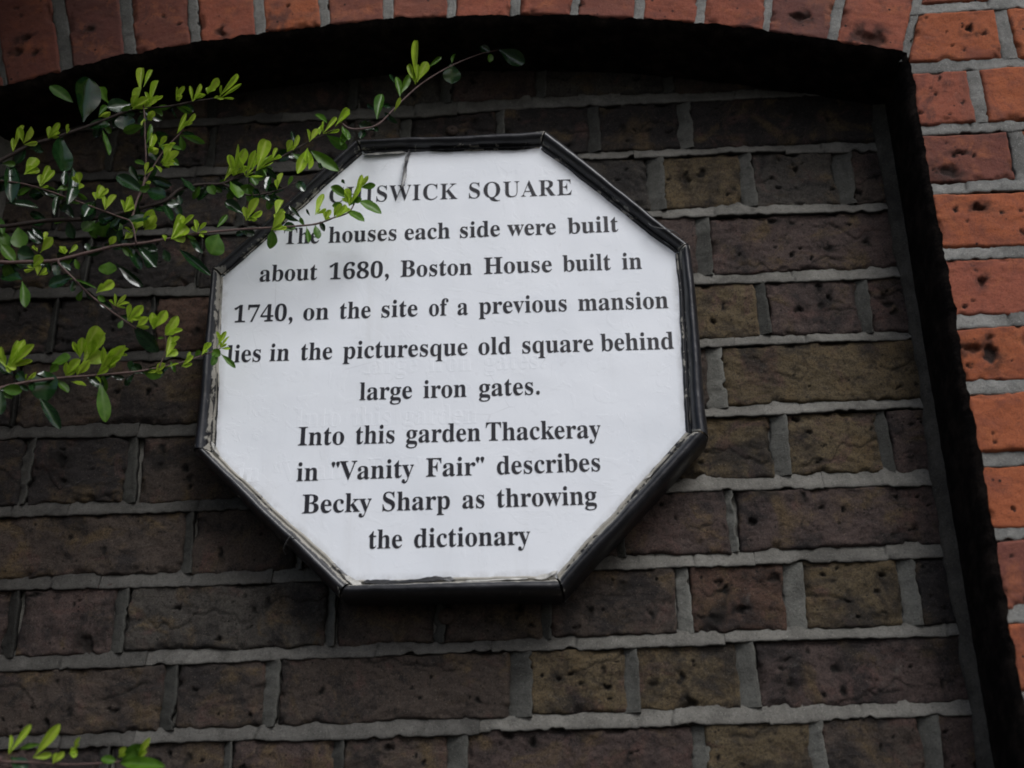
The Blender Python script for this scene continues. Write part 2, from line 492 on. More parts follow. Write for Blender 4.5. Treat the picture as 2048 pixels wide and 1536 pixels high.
# bed joints: (px, top, bottom) seen in the photograph
BEDS = [
 [(200,238,262),(502,227,247),(844,206,234),(1049,194,218),(1193,185,213),(1702,174,189)],
 [(234,338,359),(444,328,352),(1424,291,311),(1716,282,303)],
 [(200,451,475),(376,453,472),(1424,412,434),(1748,403,426)],
 [(66,575,599),(376,570,594),(1424,547,569),(1748,535,558)],
 [(66,703,727),(221,699,723),(1424,674,694),(1517,664,690),(1794,662,685)],
 [(66,848,877),(288,846,875),(1424,814,835),(1563,803,829),(1817,794,819)],
 [(70,1004,1032),(314,1001,1028),(1401,957,984),(1563,947,979),(1841,942,972)],
 [(70,1150,1180),(314,1145,1174),(1239,1111,1139),(1563,1095,1127),(1864,1085,1118)],
 [(70,1310,1342),(314,1298,1330),(942,1280,1305),(1215,1270,1297),(1563,1254,1282),(1887,1245,1273)],
 [(70,1466,1499),(454,1452,1480),(702,1444,1476),(1215,1423,1457),(1563,1408,1446),(1910,1402,1430)],
]
beds = []
for b in BEDS:
    pts = []
    for (px_, a, c) in b:
        xa, za = at(px_, a, YW); xb, zb = at(px_, c, YW)
        pts.append(((xa+xb)/2, za, zb))
    pts = [(XL-.05, pts[0][1], pts[0][2])] + pts + [(XR+.05, pts[-1][1], pts[-1][2])]
    beds.append(np.array(pts))
def shifted(b, dz): c = b.copy(); c[:, 1:] += dz; return c
NTOP = 1
beds = [shifted(beds[0], .275)] + beds
for k in range(6): beds.append(shifted(beds[-1], -.272))
def bz(k, x, col): return float(np.interp(x, beds[k][:, 0], beds[k][:, col]))
# perpends: for every course the (left, right) pixel of each upright joint at mid height
PERPS = {
 0: [(215,240),(410,436),(694,718),(878,906),(1070,1090),(1322,1345),(1545,1566)],
 1: [(205,228),(410,434),(690,712),(800,822),(988,1008),(1174,1199),(1352,1382)],
 2: [(103,118),(470,494),(660,684),(1040,1062),(1292,1327),(1482,1510),(1667,1705)],
 3: [(158,178),(388,404),(640,664),(1020,1044),(1210,1234),(1389,1422)],
 4: [(95,113),(292,312),(720,744),(910,934),(1310,1334),(1512,1537),(1713,1741)],
 5: [(18,38),(400,424),(610,634),(1010,1034),(1210,1234),(1415,1449)],
 6: [(38,63),(246,281),(690,714),(900,924),(1330,1354),(1540,1577),(1757,1785)],
 7: [(363,391),(590,614),(1010,1034),(1230,1250),(1454,1477)],
 8: [(5,38),(222,255),(650,674),(868,892),(1080,1102),(1352,1385),(1568,1607),(1799,1838)],
 9: [(-120,-96),(321,356),(522,558),(1017,1061),(1246,1278),(1475,1517)],
 10:[(-40,-16),(190,222),(440,466),(663,690),(890,938),(1382,1415),(1623,1655),(1845,1882)],
}
COLS = {0:'gbdgpgbd', 1:'bddgdddd', 2:'bdddgygb', 3:'dddpppp', 4:'ddobpypp', 5:'dbbbbby', 6:'ddbdbyyp',
        7:'bbbbpp', 8:'ppgbbboyd', 9:'bbbbyyp', 10:'bpbpbpybp'}  # brick tones; darker codes at left also paint in the shade there
PITS = {(8,6):[(.9,.75,.007,.004),(.55,.3,.006,.004),(.25,.2,.008,.002)], (9,4):[(.33,.55,.004,.004),(.8,.4,.004,.004)],
        (9,5):[(.5,.08,.009,.006)], (4,6):[(.6,.5,.004,.002)], (2,5):[(.3,.6,.009,.004),(.5,.65,.006,.003)], (8,7):[(.85,.75,.004,.005)],
        (7,5):[(.06,.45,.005,.005)], (3,6):[(.3,.9,.006,.004)], (6,6):[(.1,.92,.004,.005)], (2,6):[(.3,.35,.003,.004),(.55,.7,.004,.004)],
        (8,1):[(.75,.15,.012,.005)], (6,1):[(.3,.65,.010,.004)]}
YB[0] = YW*U
course_perps = {}
for k in range(len(beds)-1):
    if k in PERPS:
        zm = (bz(k, 0, 2)+bz(k+1, 0, 1))/2
        pr = []
        for (a, c) in PERPS[k]:
            yy = 768
            for _ in range(6):       # the pixel row of this course at that column
                x_, z_ = at(a, yy, YW)
                yy += ((z_-((bz(k, x_, 2)+bz(k+1, x_, 1))/2))) * 520
            xa = at(a, yy, YW)[0]; xc = at(c, yy, YW)[0]
            pr.append((xa, xc))
    else:
        pr = []; x_ = XL + (.28 if k % 2 else .55); hd = k % 2
        while x_ < XR-.1:
            pr.append((x_, x_+.05)); x_ += (.40 if hd else .76); hd = 1-hd
    pr = [p for p in pr if p[0] > XL+.02 and p[1] < XR-.02]
    course_perps[k] = pr

jn = 0
for k, b in enumerate(beds):
    if k == 0: continue
    P0 = np.array([(x*U, zt*U+Z0) for x, zt, zb in b]); P1 = np.array([(x*U, zb*U+Z0) for x, zt, zb in b])
    # subdivide so that the edges can wander
    xl, xr = P0[0, 0], P0[-1, 0]
    nseg = rng.choice([4, 5, 6])
    cuts = [xl] + [xl+(xr-xl)*(i+rng.uniform(-.25, .25))/nseg for i in range(1, nseg)] + [xr]
    zc = lambda P_, x: float(np.interp(x, P_[:, 0], P_[:, 1]))
    for i in range(nseg):
        a, c = cuts[i], cuts[i+1]-.0004
        inner = [x for x in P0[:, 0] if a < x < c]
        xs_ = [a]+inner+[c]
        dz = rng.uniform(-.0007, .0007)
        q0 = np.array([(x, zc(P0, x)+dz) for x in xs_]); q1 = np.array([(x, zc(P1, x)+dz*.6) for x in xs_])
        fr = ((a+c)/2-xl)/(xr-xl)
        # side shade put into the pointing colour: darker towards the shrub
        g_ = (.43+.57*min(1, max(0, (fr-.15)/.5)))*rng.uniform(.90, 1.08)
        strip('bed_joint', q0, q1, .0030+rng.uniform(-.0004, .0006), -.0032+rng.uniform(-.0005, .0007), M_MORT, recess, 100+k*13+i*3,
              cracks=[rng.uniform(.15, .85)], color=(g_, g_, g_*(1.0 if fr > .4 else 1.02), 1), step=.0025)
for k in range(len(beds)-1):
    pr = course_perps[k]
    xs = [XL-.03]
    cols = COLS.get(k)
    segs = []
    left = XL-.03
    for (a, c) in pr:
        segs.append((left, a)); left = c
    segs.append((left, XR+.02))
    for i, (a, c) in enumerate(segs):
        xm = (a+c)/2
        zt = bz(k, xm, 2); zb = bz(k+1, xm, 1)
        if c-a < .05: continue
        col = STOCK[cols[min(i, len(cols)-1)]] if cols else STOCK[rng.choice('pbygb')]
        tilt = rng.uniform(-.004, .004)
        add_brick(a-.006, c+.006, zb-.008, zt+.010, YW+rng.uniform(-.004, .005), M_STOCK, col, recess,
                  npit=rng.randint(5, 11) if c-a > .5 else rng.randint(3, 7), bigpits=PITS.get((k, i)),
                  creases=rng.choice([0, 1, 1, 2]), ragged=.0021, worn=.0042, rel=.0017,
                  step=.0016 if k < 11 else .005)
    for i, (a, c) in enumerate(pr):
        xm = (a+c)/2
        zt = bz(k, xm, 2); zb = bz(k+1, xm, 1)
        lean = rng.uniform(-.010, .012)
        if xm < .2: a += .006; c -= .006
        P0 = np.array([((a+lean)*U, zt*U+Z0+.001), (a*U, zb*U+Z0-.002)])
        P1 = np.array([((c+lean+rng.uniform(-.008, .008))*U, zt*U+Z0+.001), (c*U, zb*U+Z0-.002)])
        if rng.random() < .2: y0, y1 = .0050, .0008
        else: y0, y1 = .0046, -.0024
        g_ = rng.choice([.42, .55, .65, .8, .95])*(.50 if xm < -.9 else .75 if xm < 0 else 1.0)  # random grime, times shade painted in towards the left
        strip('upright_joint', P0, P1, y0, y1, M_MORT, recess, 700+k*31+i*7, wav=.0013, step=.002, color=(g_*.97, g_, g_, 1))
# backing of the recess
def box(name, x0, x1, y0, y1, z0, z1, mat, parent=None, bev=0):
    v = [(x, y, z) for x in (x0, x1) for y in (y0, y1) for z in (z0, z1)]
    f = [(0,1,3,2),(4,6,7,5),(0,4,5,1),(2,3,7,6),(0,2,6,4),(1,5,7,3)]
    return link_mesh(name, v, f, mat, parent, {'pit': [0]*8}, smooth=False)
zb_last = float(beds[-1][0, 2])*U+Z0
box('mortar_bed', XL*U-.03, XR*U+.03, YW*U+.0078, YW*U+.06, zb_last-.3, 1.75*U+Z0, M_MORT, recess)

# dark cement fillet in the right-hand corner of the recess
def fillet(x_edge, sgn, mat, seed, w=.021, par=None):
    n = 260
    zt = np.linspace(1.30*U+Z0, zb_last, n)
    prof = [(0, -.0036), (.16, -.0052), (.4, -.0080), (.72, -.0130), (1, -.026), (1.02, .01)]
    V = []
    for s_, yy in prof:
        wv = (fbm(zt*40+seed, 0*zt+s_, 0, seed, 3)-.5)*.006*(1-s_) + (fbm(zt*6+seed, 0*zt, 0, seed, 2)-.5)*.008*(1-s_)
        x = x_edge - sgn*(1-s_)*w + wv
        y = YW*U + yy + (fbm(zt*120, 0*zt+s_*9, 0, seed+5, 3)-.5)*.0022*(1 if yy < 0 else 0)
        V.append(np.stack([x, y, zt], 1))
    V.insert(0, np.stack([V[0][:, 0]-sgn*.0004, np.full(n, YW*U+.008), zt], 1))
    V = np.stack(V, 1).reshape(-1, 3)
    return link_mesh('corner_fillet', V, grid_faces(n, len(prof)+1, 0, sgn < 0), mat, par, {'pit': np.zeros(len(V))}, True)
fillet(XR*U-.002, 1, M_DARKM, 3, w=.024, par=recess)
fillet(XL*U+.001, -1, M_MORT, 8, w=.013, par=recess)

# old fixings seen above and below the board
def screw(px_, py_, r_):
    p = at3(px_, py_, YW)
    n = 14; V = []; F = []
    prof = [(1.0, .004), (1.0, -.0015), (.86, -.003), (.5, -.0042), (.18, -.0046), (.16, -.003), (0, -.003)]
    for (a, b) in prof:
        for i in range(n):
            t = 2*math.pi*i/n
            V.append((p.x+math.cos(t)*a*r_, p.y+b, p.z+math.sin(t)*a*r_))
    F = [(j*n+i, j*n+(i+1) % n, (j+1)*n+(i+1) % n, (j+1)*n+i) for j in range(len(prof)-1) for i in range(n)]
    o = link_mesh('screw_head', V, F, M_RUST, recess)
    return o
screw(904, 262, .0075); screw(893, 1233, .009)

# ======================================================== red outer wall with its arch
outer = empty('red_brick_wall', (0, YF*U+.05, 0),
              'orange red brick wall with pale grey joints framing the dark recess on the right and above', 'wall')
XJL, XJR = -1.935, 1.803           # arrises of the jambs at the face
# intrados circle through the traced points
ARC = [(14,169),(127,149),(253,120),(381,94),(513,73),(639,56),(890,38),(1000,36),(1100,36),(1276,40),(1396,52),(1521,66),(1656,90),(1794,108)]
P = np.array([at(a, b, YF) for a, b in ARC])
Am = np.stack([2*P[:, 0], 2*P[:, 1], np.ones(len(P))], 1)
sol = np.linalg.lstsq(Am, (P**2).sum(1), rcond=None)[0]
ACX, ACZ = sol[0], sol[1]; AR = math.sqrt(sol[2]+ACX**2+ACZ**2)
def arc_z(x): return ACZ + math.sqrt(max(0, AR**2-(x-ACX)**2))
arch = empty('arch', (ACX*U, YF*U+.05, (ACZ+AR)*U+Z0)); arch.parent = outer
arch.matrix_parent_inverse = outer.matrix_world.inverted()
bpy.context.view_layer.update()
VH = .76                           # height of the voussoirs
# voussoir joints where they meet the intrados (px)
VJ = [(-120,-104),(6,14),(122,146),(249,270),(382,400),(511,530),(641,658),(766,784),(895,910),(1021,1036),(1143,1155),(1270,1284),(1391,1405),(1522,1536),(1656,1672)]
ang = []
for (a, c) in VJ:
    y_ = 100
    th = []
    for q in (a, c):
        yy = 90
        for _ in range(12):
            x_, z_ = at(q, yy, YF)
            yy += (z_ - arc_z(x_))*480
        th.append(math.atan2(x_-ACX, z_-ACZ))
    ang.append(tuple(th))
th_end = math.atan2(XJR-ACX-.02, arc_z(XJR-.02)-ACZ)
ends = [(ang[i][1], ang[i+1][0]) for i in range(len(ang)-1)] + [(ang[-1][1], th_end)]
RC = 'mmmmmorrrrrdrmro'
VC = ['m','m','d','m','r','o','m','r','r','r','m','r','r','d','r']  # brick tones, the left end darkened to paint in the light falloff
VP = {13: [(.45,.12,.008,.005),(.6,.14,.006,.004)], 14:[(.5,.06,.016,.005)], 12:[(.5,.28,.004,.004)], 2:[(.4,.25,.005,.003)],
      0:[(.5,.3,.006,.003)], 1:[(.45,.28,.006,.004),(.3,.2,.006,.003),(.6,.17,.005,.003)], 4:[(.4,.06,.006,.005)], 5:[(.7,.22,.004,.003)]}
for i, (t0, t1) in enumerate(ends):
    tm = (t0+t1)/2; w = (t1-t0)*AR
    # build upright at the crown then turn about the arch centre
    x0, x1 = ACX-w/2, ACX+w/2
    rr = AR + rng.uniform(.002, .018)
    add_brick(x0, x1, ACZ+rr, ACZ+rr+VH, YF+rng.uniform(-.004, .004), M_RED, REDS[VC[i % len(VC)]], arch, depth=.086,
              rotmat=(math.cos(tm), math.sin(tm)), loc_c=(ACX*U, ACZ*U+Z0), npit=rng.randint(3, 7), bigpits=VP.get(i),
              pitr=(.0012, .0035), rel=.0008, ragged=.0012, worn=.003, creases=0, taper=VH/AR*.9)
YB[0] = YF*U
for i in range(len(ang)):
    t0, t1 = ang[i]
    def pt(t, rr): return ((ACX+math.sin(t)*rr)*U, (ACZ+math.cos(t)*rr)*U+Z0)
    P0 = np.array([pt(t0-.0006, AR+VH+.02), pt(t0-.0006, AR+.004)]); P1 = np.array([pt(t1+.0006, AR+VH+.02), pt(t1+.0006, AR+.004)])
    strip('voussoir_joint', P0, P1, .0020, .0010, M_MORTR, arch, 1500+i*11, wav=.0010, step=.002, color=((.50+.40*min(1, i/8),)*3+(1,)))  # tint carries painted shade at the left end, easing off rightwards
# skewback joint at the right-hand end of the arch
tE = th_end
P0 = np.array([((ACX+math.sin(tE)*(AR+VH))*U, (ACZ+math.cos(tE)*(AR+VH))*U+Z0), ((ACX+math.sin(tE)*(AR-.02))*U, (ACZ+math.cos(tE)*(AR-.02))*U+Z0)])
P1 = P0.copy(); P1[0, 0] += .030*U*1.6; P1[1, 0] += .030*U
strip('voussoir_joint', P0, P1, .0022, .0010, M_MORTR, arch, 1800, wav=.0012, step=.002, color=(1, 1, 1, 1))

# jamb courses (right): bed joint centre at (px, py)
JB = [(1900,13),(1930,130),(1935,255),(1945,373),(1975,503),(1985,641),(1990,773),(1995,917),(2005,1068),(2010,1232),(2040,1400)]
jz = [at(a, b, YF)[1] for a, b in JB]
jz = [jz[0]+.27*4, jz[0]+.27*3, jz[0]+.27*2, jz[0]+.27] + jz
NT_ = 4
while jz[-1] > -3.4: jz.append(jz[-1]-.273)
HT = .0255
JCOL = ['r','o','m','o','o','r','m','o','r','o','o','o','m','o','r','r','o','m']
JP = {4:(2000,2030,'o'), 5:(1943,1972,'m'), 6:(2028,2052,'r')}
JPITS = {4:[(.65,.62,.007,.005),(.8,.5,.004,.004)], 6:[(.25,.22,.012,.004),(.4,.6,.005,.005)], 7:[(.3,.72,.007,.006),(.85,.75,.004,.003)], 8:[(.35,.6,.0055,.006)],
         9:[(.2,.6,.008,.006),(.45,.5,.011,.006),(.5,.8,.005,.004)]}
JD = {'y': .17}
XOUT = 2.75
def jamb(side):
    for k in range(len(jz)-1):
        zt, zb = jz[k]-HT, jz[k+1]+HT
        zm = (zt+zb)/2
        xe = XJR if side > 0 else XJL
        start = xe; skw = 0
        if zm > arc_z(xe)-.02:           # above the springing the courses stop at the skewback
            tE_ = th_end if side > 0 else -abs(math.atan2(XJL-ACX, arc_z(XJL)-ACZ))
            if zm > arc_z(xe)+VH: start = xe+side*.3
            start = xe + (zb-arc_z(xe))*math.tan(tE_) + side*.012
            skw = math.tan(tE_) if zm < arc_z(xe)+VH else 0
        xs = [start]
        hd = k % 2
        first = [.36, .25, .42, .55][k % 4]
        if side > 0 and k in JP:
            yy = (JB[k-4][1]+JB[k-3][1])/2
            first = at(JP[k][0], yy, YF)[0]-start
        x_ = start + side*first
        segs = [(start, x_)]
        while abs(x_) < XOUT:
            nx = x_ + side*((.36 if hd else .72)+.05)
            segs.append((x_+side*.05, nx)); hd = 1-hd; x_ = nx
        for i, (a, c) in enumerate(segs):
            lo, hi = min(a, c), max(a, c)
            cc = JCOL[k % len(JCOL)] if i == 0 else rng.choice('oorm')
            if side > 0 and i == 1 and k in (5,): cc = 'o'
            add_brick(lo, hi, zb-.004, zt+.004, YF+rng.uniform(-.005, .005), M_RED, REDS[cc], outer, depth=.086 if i == 0 else .014,
                      npit=rng.randint(3, 8), bigpits=JPITS.get(k) if side > 0 and i == (1 if k == 5 else 0) else None, pitr=(.0012, .0032),
                      rel=.0009, ragged=.0013, worn=.0032, creases=0, skew=skw if i == 0 else 0, step=.0019 if (side > 0 and i < 2 and k < 16) else .005)
            if i:
                g0, g1 = (segs[i-1][1], a) if side > 0 else (a, segs[i-1][1])
                P0 = np.array([((g0-.004)*U, zt*U+Z0), ((g0-.004)*U, zb*U+Z0)]); P1 = np.array([((g1+.004)*U, zt*U+Z0), ((g1+.004)*U, zb*U+Z0)])
                strip('upright_joint', P0, P1, .0022, .0012, M_MORTR, outer, 3000+k*19+i*5+(side > 0), wav=.0012, step=.0025)
        xo = side*(XOUT+.4)
        z_ = jz[k]
        s0 = start if k else start
        if k:
            a, c = min(s0+side*.004, xo), max(s0+side*.004, xo)
            P0 = np.array([(x*U, (z_+HT)*U+Z0) for x in np.linspace(a, c, 5)]); P1 = np.array([(x*U, (z_-HT)*U+Z0) for x in np.linspace(a, c, 5)])
            strip('bed_joint', P0, P1, .0018, .0004, M_MORTR, outer, 4000+k*23+(side > 0), wav=.0016, step=.003,
                  cracks=[rng.uniform(.05, .3), rng.uniform(.4, .9)])
jamb(1); jamb(-1)

# courses over the arch, all out of frame: simple bricks, one joined piece
def brick_field(name, rects, y, mat, parent):
    V = []; F = []
    for (x0, x1, z0, z1) in rects:
        b = len(V)
        q = .004
        V += [(x0, y+q, z0), (x1, y+q, z0), (x1, y+q, z1), (x0, y+q, z1), (x0+q, y, z0+q), (x1-q, y, z0+q), (x1-q, y, z1-q), (x0+q, y, z1-q),
              (x0, y+.014, z0), (x1, y+.014, z0), (x1, y+.014, z1), (x0, y+.014, z1)]
        F += [(b+4, b+5, b+6, b+7)] + [(b+i, b+(i+1) % 4, b+4+(i+1) % 4, b+4+i) for i in range(4)] + [(b+8+i, b+8+(i+1) % 4, b+(i+1) % 4, b+i) for i in range(4)]
    o = link_mesh(name, V, F, mat, parent, {'pit': [0]*len(V)}, smooth=False, color=(.28, .078, .040, 1))
    o['kind'] = 'stuff'
    return o
rects = []
zz = jz[0]*U+Z0+.008; kk = 0
top_of = lambda x: (arc_z(x)+VH+.06)*U+Z0 if abs(x-ACX) < 2.1 else -9
ZTOP = 4.2; XW = 2.4
z_ = jz[4]*U+Z0; kk = 0
while z_ < ZTOP:
    x_ = -XW - (.16 if kk % 2 else 0); hd = kk % 2
    while x_ < XW:
        w = .105 if hd else .21
        xm = (x_+w/2)/U
        ok = z_ > max(top_of(x_/U), top_of((x_+w)/U)) and not (abs(x_/U) < XOUT+1.0 and abs((x_+w)/U) > 0 and z_ < jz[0]*U+Z0+.01 and abs(xm) > 1.6)
        if abs(xm) > XOUT+.8: ok = True
        if ok: rects.append((x_, x_+w, z_+.008, z_+.074))
        x_ += w+.012; hd = 1-hd
    z_ += .082; kk += 1
z_ = jz[4]*U+Z0-.082; kk = 1
while z_ > .02:
    for sd in (-1, 1):
        lo = (XOUT+.80)*U if z_ > jz[-1]*U+Z0 else 1.97*U
        x_ = lo + (.05 if kk % 2 else 0); hd = kk % 2
        while x_ < XW:
            w = .105 if hd else .21
            if sd > 0: rects.append((x_, x_+w, z_+.008, z_+.074))
            else: rects.append((-x_-w, -x_, z_+.008, z_+.074))
            x_ += w+.012; hd = 1-hd
    z_ -= .082; kk += 1
brick_field('brickwork', rects, YF*U, M_RED, outer)
rects = []
z_ = zb_last-.078; kk = 0
while z_ > .02:
    x_ = XL*U; hd = kk % 2
    while x_ < XR*U:
        w = .105 if hd else .21
        rects.append((x_, min(x_+w, XR*U), z_+.006, z_+.072)); x_ += w+.012; hd = 1-hd
    z_ -= .080; kk += 1
o = brick_field('brickwork', rects, YW*U, M_STOCK, recess); o.color = (.045, .034, .028, 1)
box('mortar_bed', XL*U-.03, XR*U+.03, YW*U+.0075, YW*U+.06, .0, zb_last-.3, M_MORT, recess)
# mortar core of the outer wall: left, right and above the recess
yf = YF*U+.0075
box('mortar_core', XJR*U+.002, XW, yf, .20, 0, 1.05*U+Z0, M_MORTR, outer)
box('mortar_core', -XW, XJL*U-.002, yf, .20, 0, 1.05*U+Z0, M_MORTR, outer)
# above: follows the arch
N = 60
xs = np.linspace(XJL, XJR, N)
V = []; 
for x in xs:
    zlo = (arc_z(x)+.012)*U+Z0
    V += [(x*U, yf, zlo), (x*U, yf, ZTOP), (x*U, .06, zlo), (x*U, .06, ZTOP)]
F = []
for i in range(N-1):
    a = i*4; b = a+4
    F += [(a, b, b+1, a+1), (a, a+2, b+2, b)]
link_mesh('mortar_core', V, F, M_MORTR, outer, {'pit': [0]*len(V)}, smooth=False)
box('mortar_core', XJR*U+.0021, XW, yf+.0001, .20, 1.05*U+Z0, ZTOP, M_MORTR, outer)
box('mortar_core', -XW, XJL*U-.0021, yf+.0001, .20, 1.05*U+Z0, ZTOP, M_MORTR, outer)
box('mortar_core', -XW, XW, .1999, .26, .0, ZTOP, M_DARKM, outer)

# near-black render lining the soffit and the right-hand reveal, with a crumbly front edge
def lining(path, seed, inward, name='reveal_lining', mat=M_LINING):
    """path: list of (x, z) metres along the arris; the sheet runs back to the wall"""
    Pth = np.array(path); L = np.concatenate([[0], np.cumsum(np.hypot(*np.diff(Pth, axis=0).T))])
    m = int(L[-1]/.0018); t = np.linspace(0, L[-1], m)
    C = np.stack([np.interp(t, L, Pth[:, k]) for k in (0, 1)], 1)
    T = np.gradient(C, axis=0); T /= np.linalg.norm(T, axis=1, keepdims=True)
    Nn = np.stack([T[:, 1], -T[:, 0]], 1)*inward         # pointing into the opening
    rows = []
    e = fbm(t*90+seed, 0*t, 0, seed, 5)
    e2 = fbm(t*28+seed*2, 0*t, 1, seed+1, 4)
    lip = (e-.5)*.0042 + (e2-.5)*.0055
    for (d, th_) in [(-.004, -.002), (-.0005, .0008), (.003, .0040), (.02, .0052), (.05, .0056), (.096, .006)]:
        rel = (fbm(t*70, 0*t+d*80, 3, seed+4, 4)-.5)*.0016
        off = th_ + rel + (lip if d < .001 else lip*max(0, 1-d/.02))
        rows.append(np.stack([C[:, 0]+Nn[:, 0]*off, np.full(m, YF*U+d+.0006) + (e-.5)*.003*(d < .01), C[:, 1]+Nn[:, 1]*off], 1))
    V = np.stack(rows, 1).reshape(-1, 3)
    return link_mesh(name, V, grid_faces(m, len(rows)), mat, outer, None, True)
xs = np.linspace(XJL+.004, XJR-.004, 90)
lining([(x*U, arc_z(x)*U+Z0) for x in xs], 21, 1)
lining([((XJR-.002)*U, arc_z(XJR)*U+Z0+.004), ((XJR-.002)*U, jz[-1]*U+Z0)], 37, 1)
bpy.context.view_layer.update()

# ======================================================== the board
board = empty('notice_board', (0, 0, Z0-.28),
              'white octagonal board with black serif lettering and a chipped black frame on dark brick', 'sign')
OUTER = [(712,285),(1093,265),(1378,492),(1414,873),(1125,1183),(680,1190),(390,900),(428,542)]
INNER = [(727,307),(1081,298),(1353,507),(1374,866),(1112,1151),(706,1162),(429,905),(447,553)]
YP = .018                                # the white face sits slightly behind the front of the frame
OC = [np.array(at(a, b, 0))*1.008 for a, b in OUTER]
IC = [np.array(at(a, b, YP)) for a, b in INNER]
# panel: fine sheet, slightly uneven
n = 150
xs = np.linspace(-1.0, 1.0, n)
gx, gz = np.meshgrid(xs, xs, indexing='ij')
IN2 = [p*1.012 for p in IC]
def inside(px_, pz_, poly):
    r = np.ones_like(px_, bool)
    for i in range(len(poly)):
        a, b = poly[i], poly[(i+1) % len(poly)]
        r &= ((b[0]-a[0])*(pz_-a[1])-(b[1]-a[1])*(px_-a[0])) <= 0
    return r
def edge_dist(px_, pz_, poly):
    r = np.full(np.shape(px_), 9.0)
    for i in range(len(poly)):
        a, b = poly[i], poly[(i+1) % len(poly)]
        L = math.hypot(*(b-a))
        r = np.minimum(r, -(((b[0]-a[0])*(pz_-a[1])-(b[1]-a[1])*(px_-a[0])))/L)
    return r
# rings scaled from the outline give clean edges
V = []; att = []
K = 46; S = 30
for j in range(K+1):
    s_ = 1.012*(1-(j/K))
    for i in range(8):
        a, b = IC[i], IC[(i+1) % 8]
        for q in range(S):
            p = (a+(b-a)*q/S)*s_
            V.append((p[0]*U, YP*U, p[1]*U+Z0)); att.append(1-s_)
V = np.array(V)
ed = np.array(att)
V[:, 1] += (fbm((V[:, 0]+3)*16, (V[:, 2])*16, 0, 5, 3)-.5)*.0016
gr = np.clip(1-ed/.030, 0, 1)*.45
n8 = 8*S
F = [(j*n8+i, j*n8+(i+1) % n8, (j+1)*n8+(i+1) % n8, (j+1)*n8+i) for j in range(K) for i in range(n8)]
panel = link_mesh('panel', V, F, M_PANEL, board, {'grime': gr}, True)
# timber back of the board
V = []; F = []
for s_, y_ in ((1.0, .012), (1.0, .040)):
    for p in OC: V.append((p[0]*.965*U, y_, p[1]*.965*U+Z0))
F = [tuple(range(8, 16))] + [(i, (i+1) % 8, 8+(i+1) % 8, 8+i) for i in range(8)] + [tuple(range(7, -1, -1))]
link_mesh('back_board', V, F, M_FILM, board, smooth=False)
# the eight mitred rails
PROF = [(-.03, YP*U+.004, .0), (-.03, YP*U-.0004, .55), (.02, YP*U-.0014, .75), (.10, YP*U-.0022, .85), (.14, YP*U-.0010, .55), (.20, YP*U-.0006, .3), (.24, YP*U-.0022, .75),
        (.29, -.0012, .55), (.36, -.0044, .25), (.46, -.0072, .02), (.58, -.0086, .0), (.70, -.0080, .0), (.82, -.0056, .12),
        (.92, -.0018, .5), (.98, .0030, .6), (1.0, .0080, .2), (1.0, .020, .05), (.985, .044, 0)]
INCHIP = {0: .55, 1: .45, 2: .60, 3: 1.15, 4: 1.6, 5: 1.2, 6: 1.15, 7: .75}
TOPCHIP = {0: 1.1, 1: .35, 2: .1, 3: .25, 4: .3, 5: .5, 6: .5, 7: .5}
for i in range(8):
    a0, a1 = OC[i], OC[(i+1) % 8]; b0, b1 = IC[i], IC[(i+1) % 8]
    L = np.hypot(*(a1-a0))*U
    m = int(L/.0022); q = np.linspace(0, 1, m)
    rows = []; at_ = []
    gap = .0011/L
    for (s_, y_, c_) in PROF:
        s0 = a0*s_+b0*(1-s_); s1 = a1*s_+b1*(1-s_)
        qq = gap + q*(1-2*gap)
        Pp = s0[None]+(s1-s0)[None]*qq[:, None]
        nrm = (a0+a1)/2; nrm = nrm/np.hypot(*nrm)
        wob = (fbm(q*L*45+i*9, 0*q+s_*1.5, 0, 50+i, 4)-.5)*(.0022 if s_ < .3 else .0008)/U
        wob = wob + (noise(q*L*16+i*5, 0*q, 0, 70+i)-.5)*.0018/U
        Pp = Pp+nrm[None]*wob[:, None]
        yw = (fbm(q*L*60+i*3, 0*q+s_*5, 2, 60+i, 4)-.5)*.0011 + (noise(q*L*7+i*5, 0*q, 3, 75+i)-.5)*.0018
        rows.append(np.stack([Pp[:, 0]*U, y_+yw, Pp[:, 1]*U+Z0], 1))
        lw = .55+.9*noise(q*L*14+i*11, 0*q+ (3 if s_ > .5 else 0), 0, 90+i)
        if s_ < .36: c_ = max(c_, {4: .80, 5: .62, 3: .55, 6: .5}.get(i, 0))
        k_ = TOPCHIP[i] if s_ > .75 else INCHIP[i]
        end = np.exp(-np.minimum(q, 1-q)*L/.006)*.5
        at_.append(np.clip(c_*k_*lw + (end if .2 < s_ < .99 else 0), 0, 1.3))
    V = np.stack(rows, 1).reshape(-1, 3); A_ = np.stack(at_, 1).ravel()
    nf = len(V)
    F = grid_faces(m, len(PROF))
    link_mesh('frame_rail', V, F, M_FRAME, board, {'chip': A_}, True)

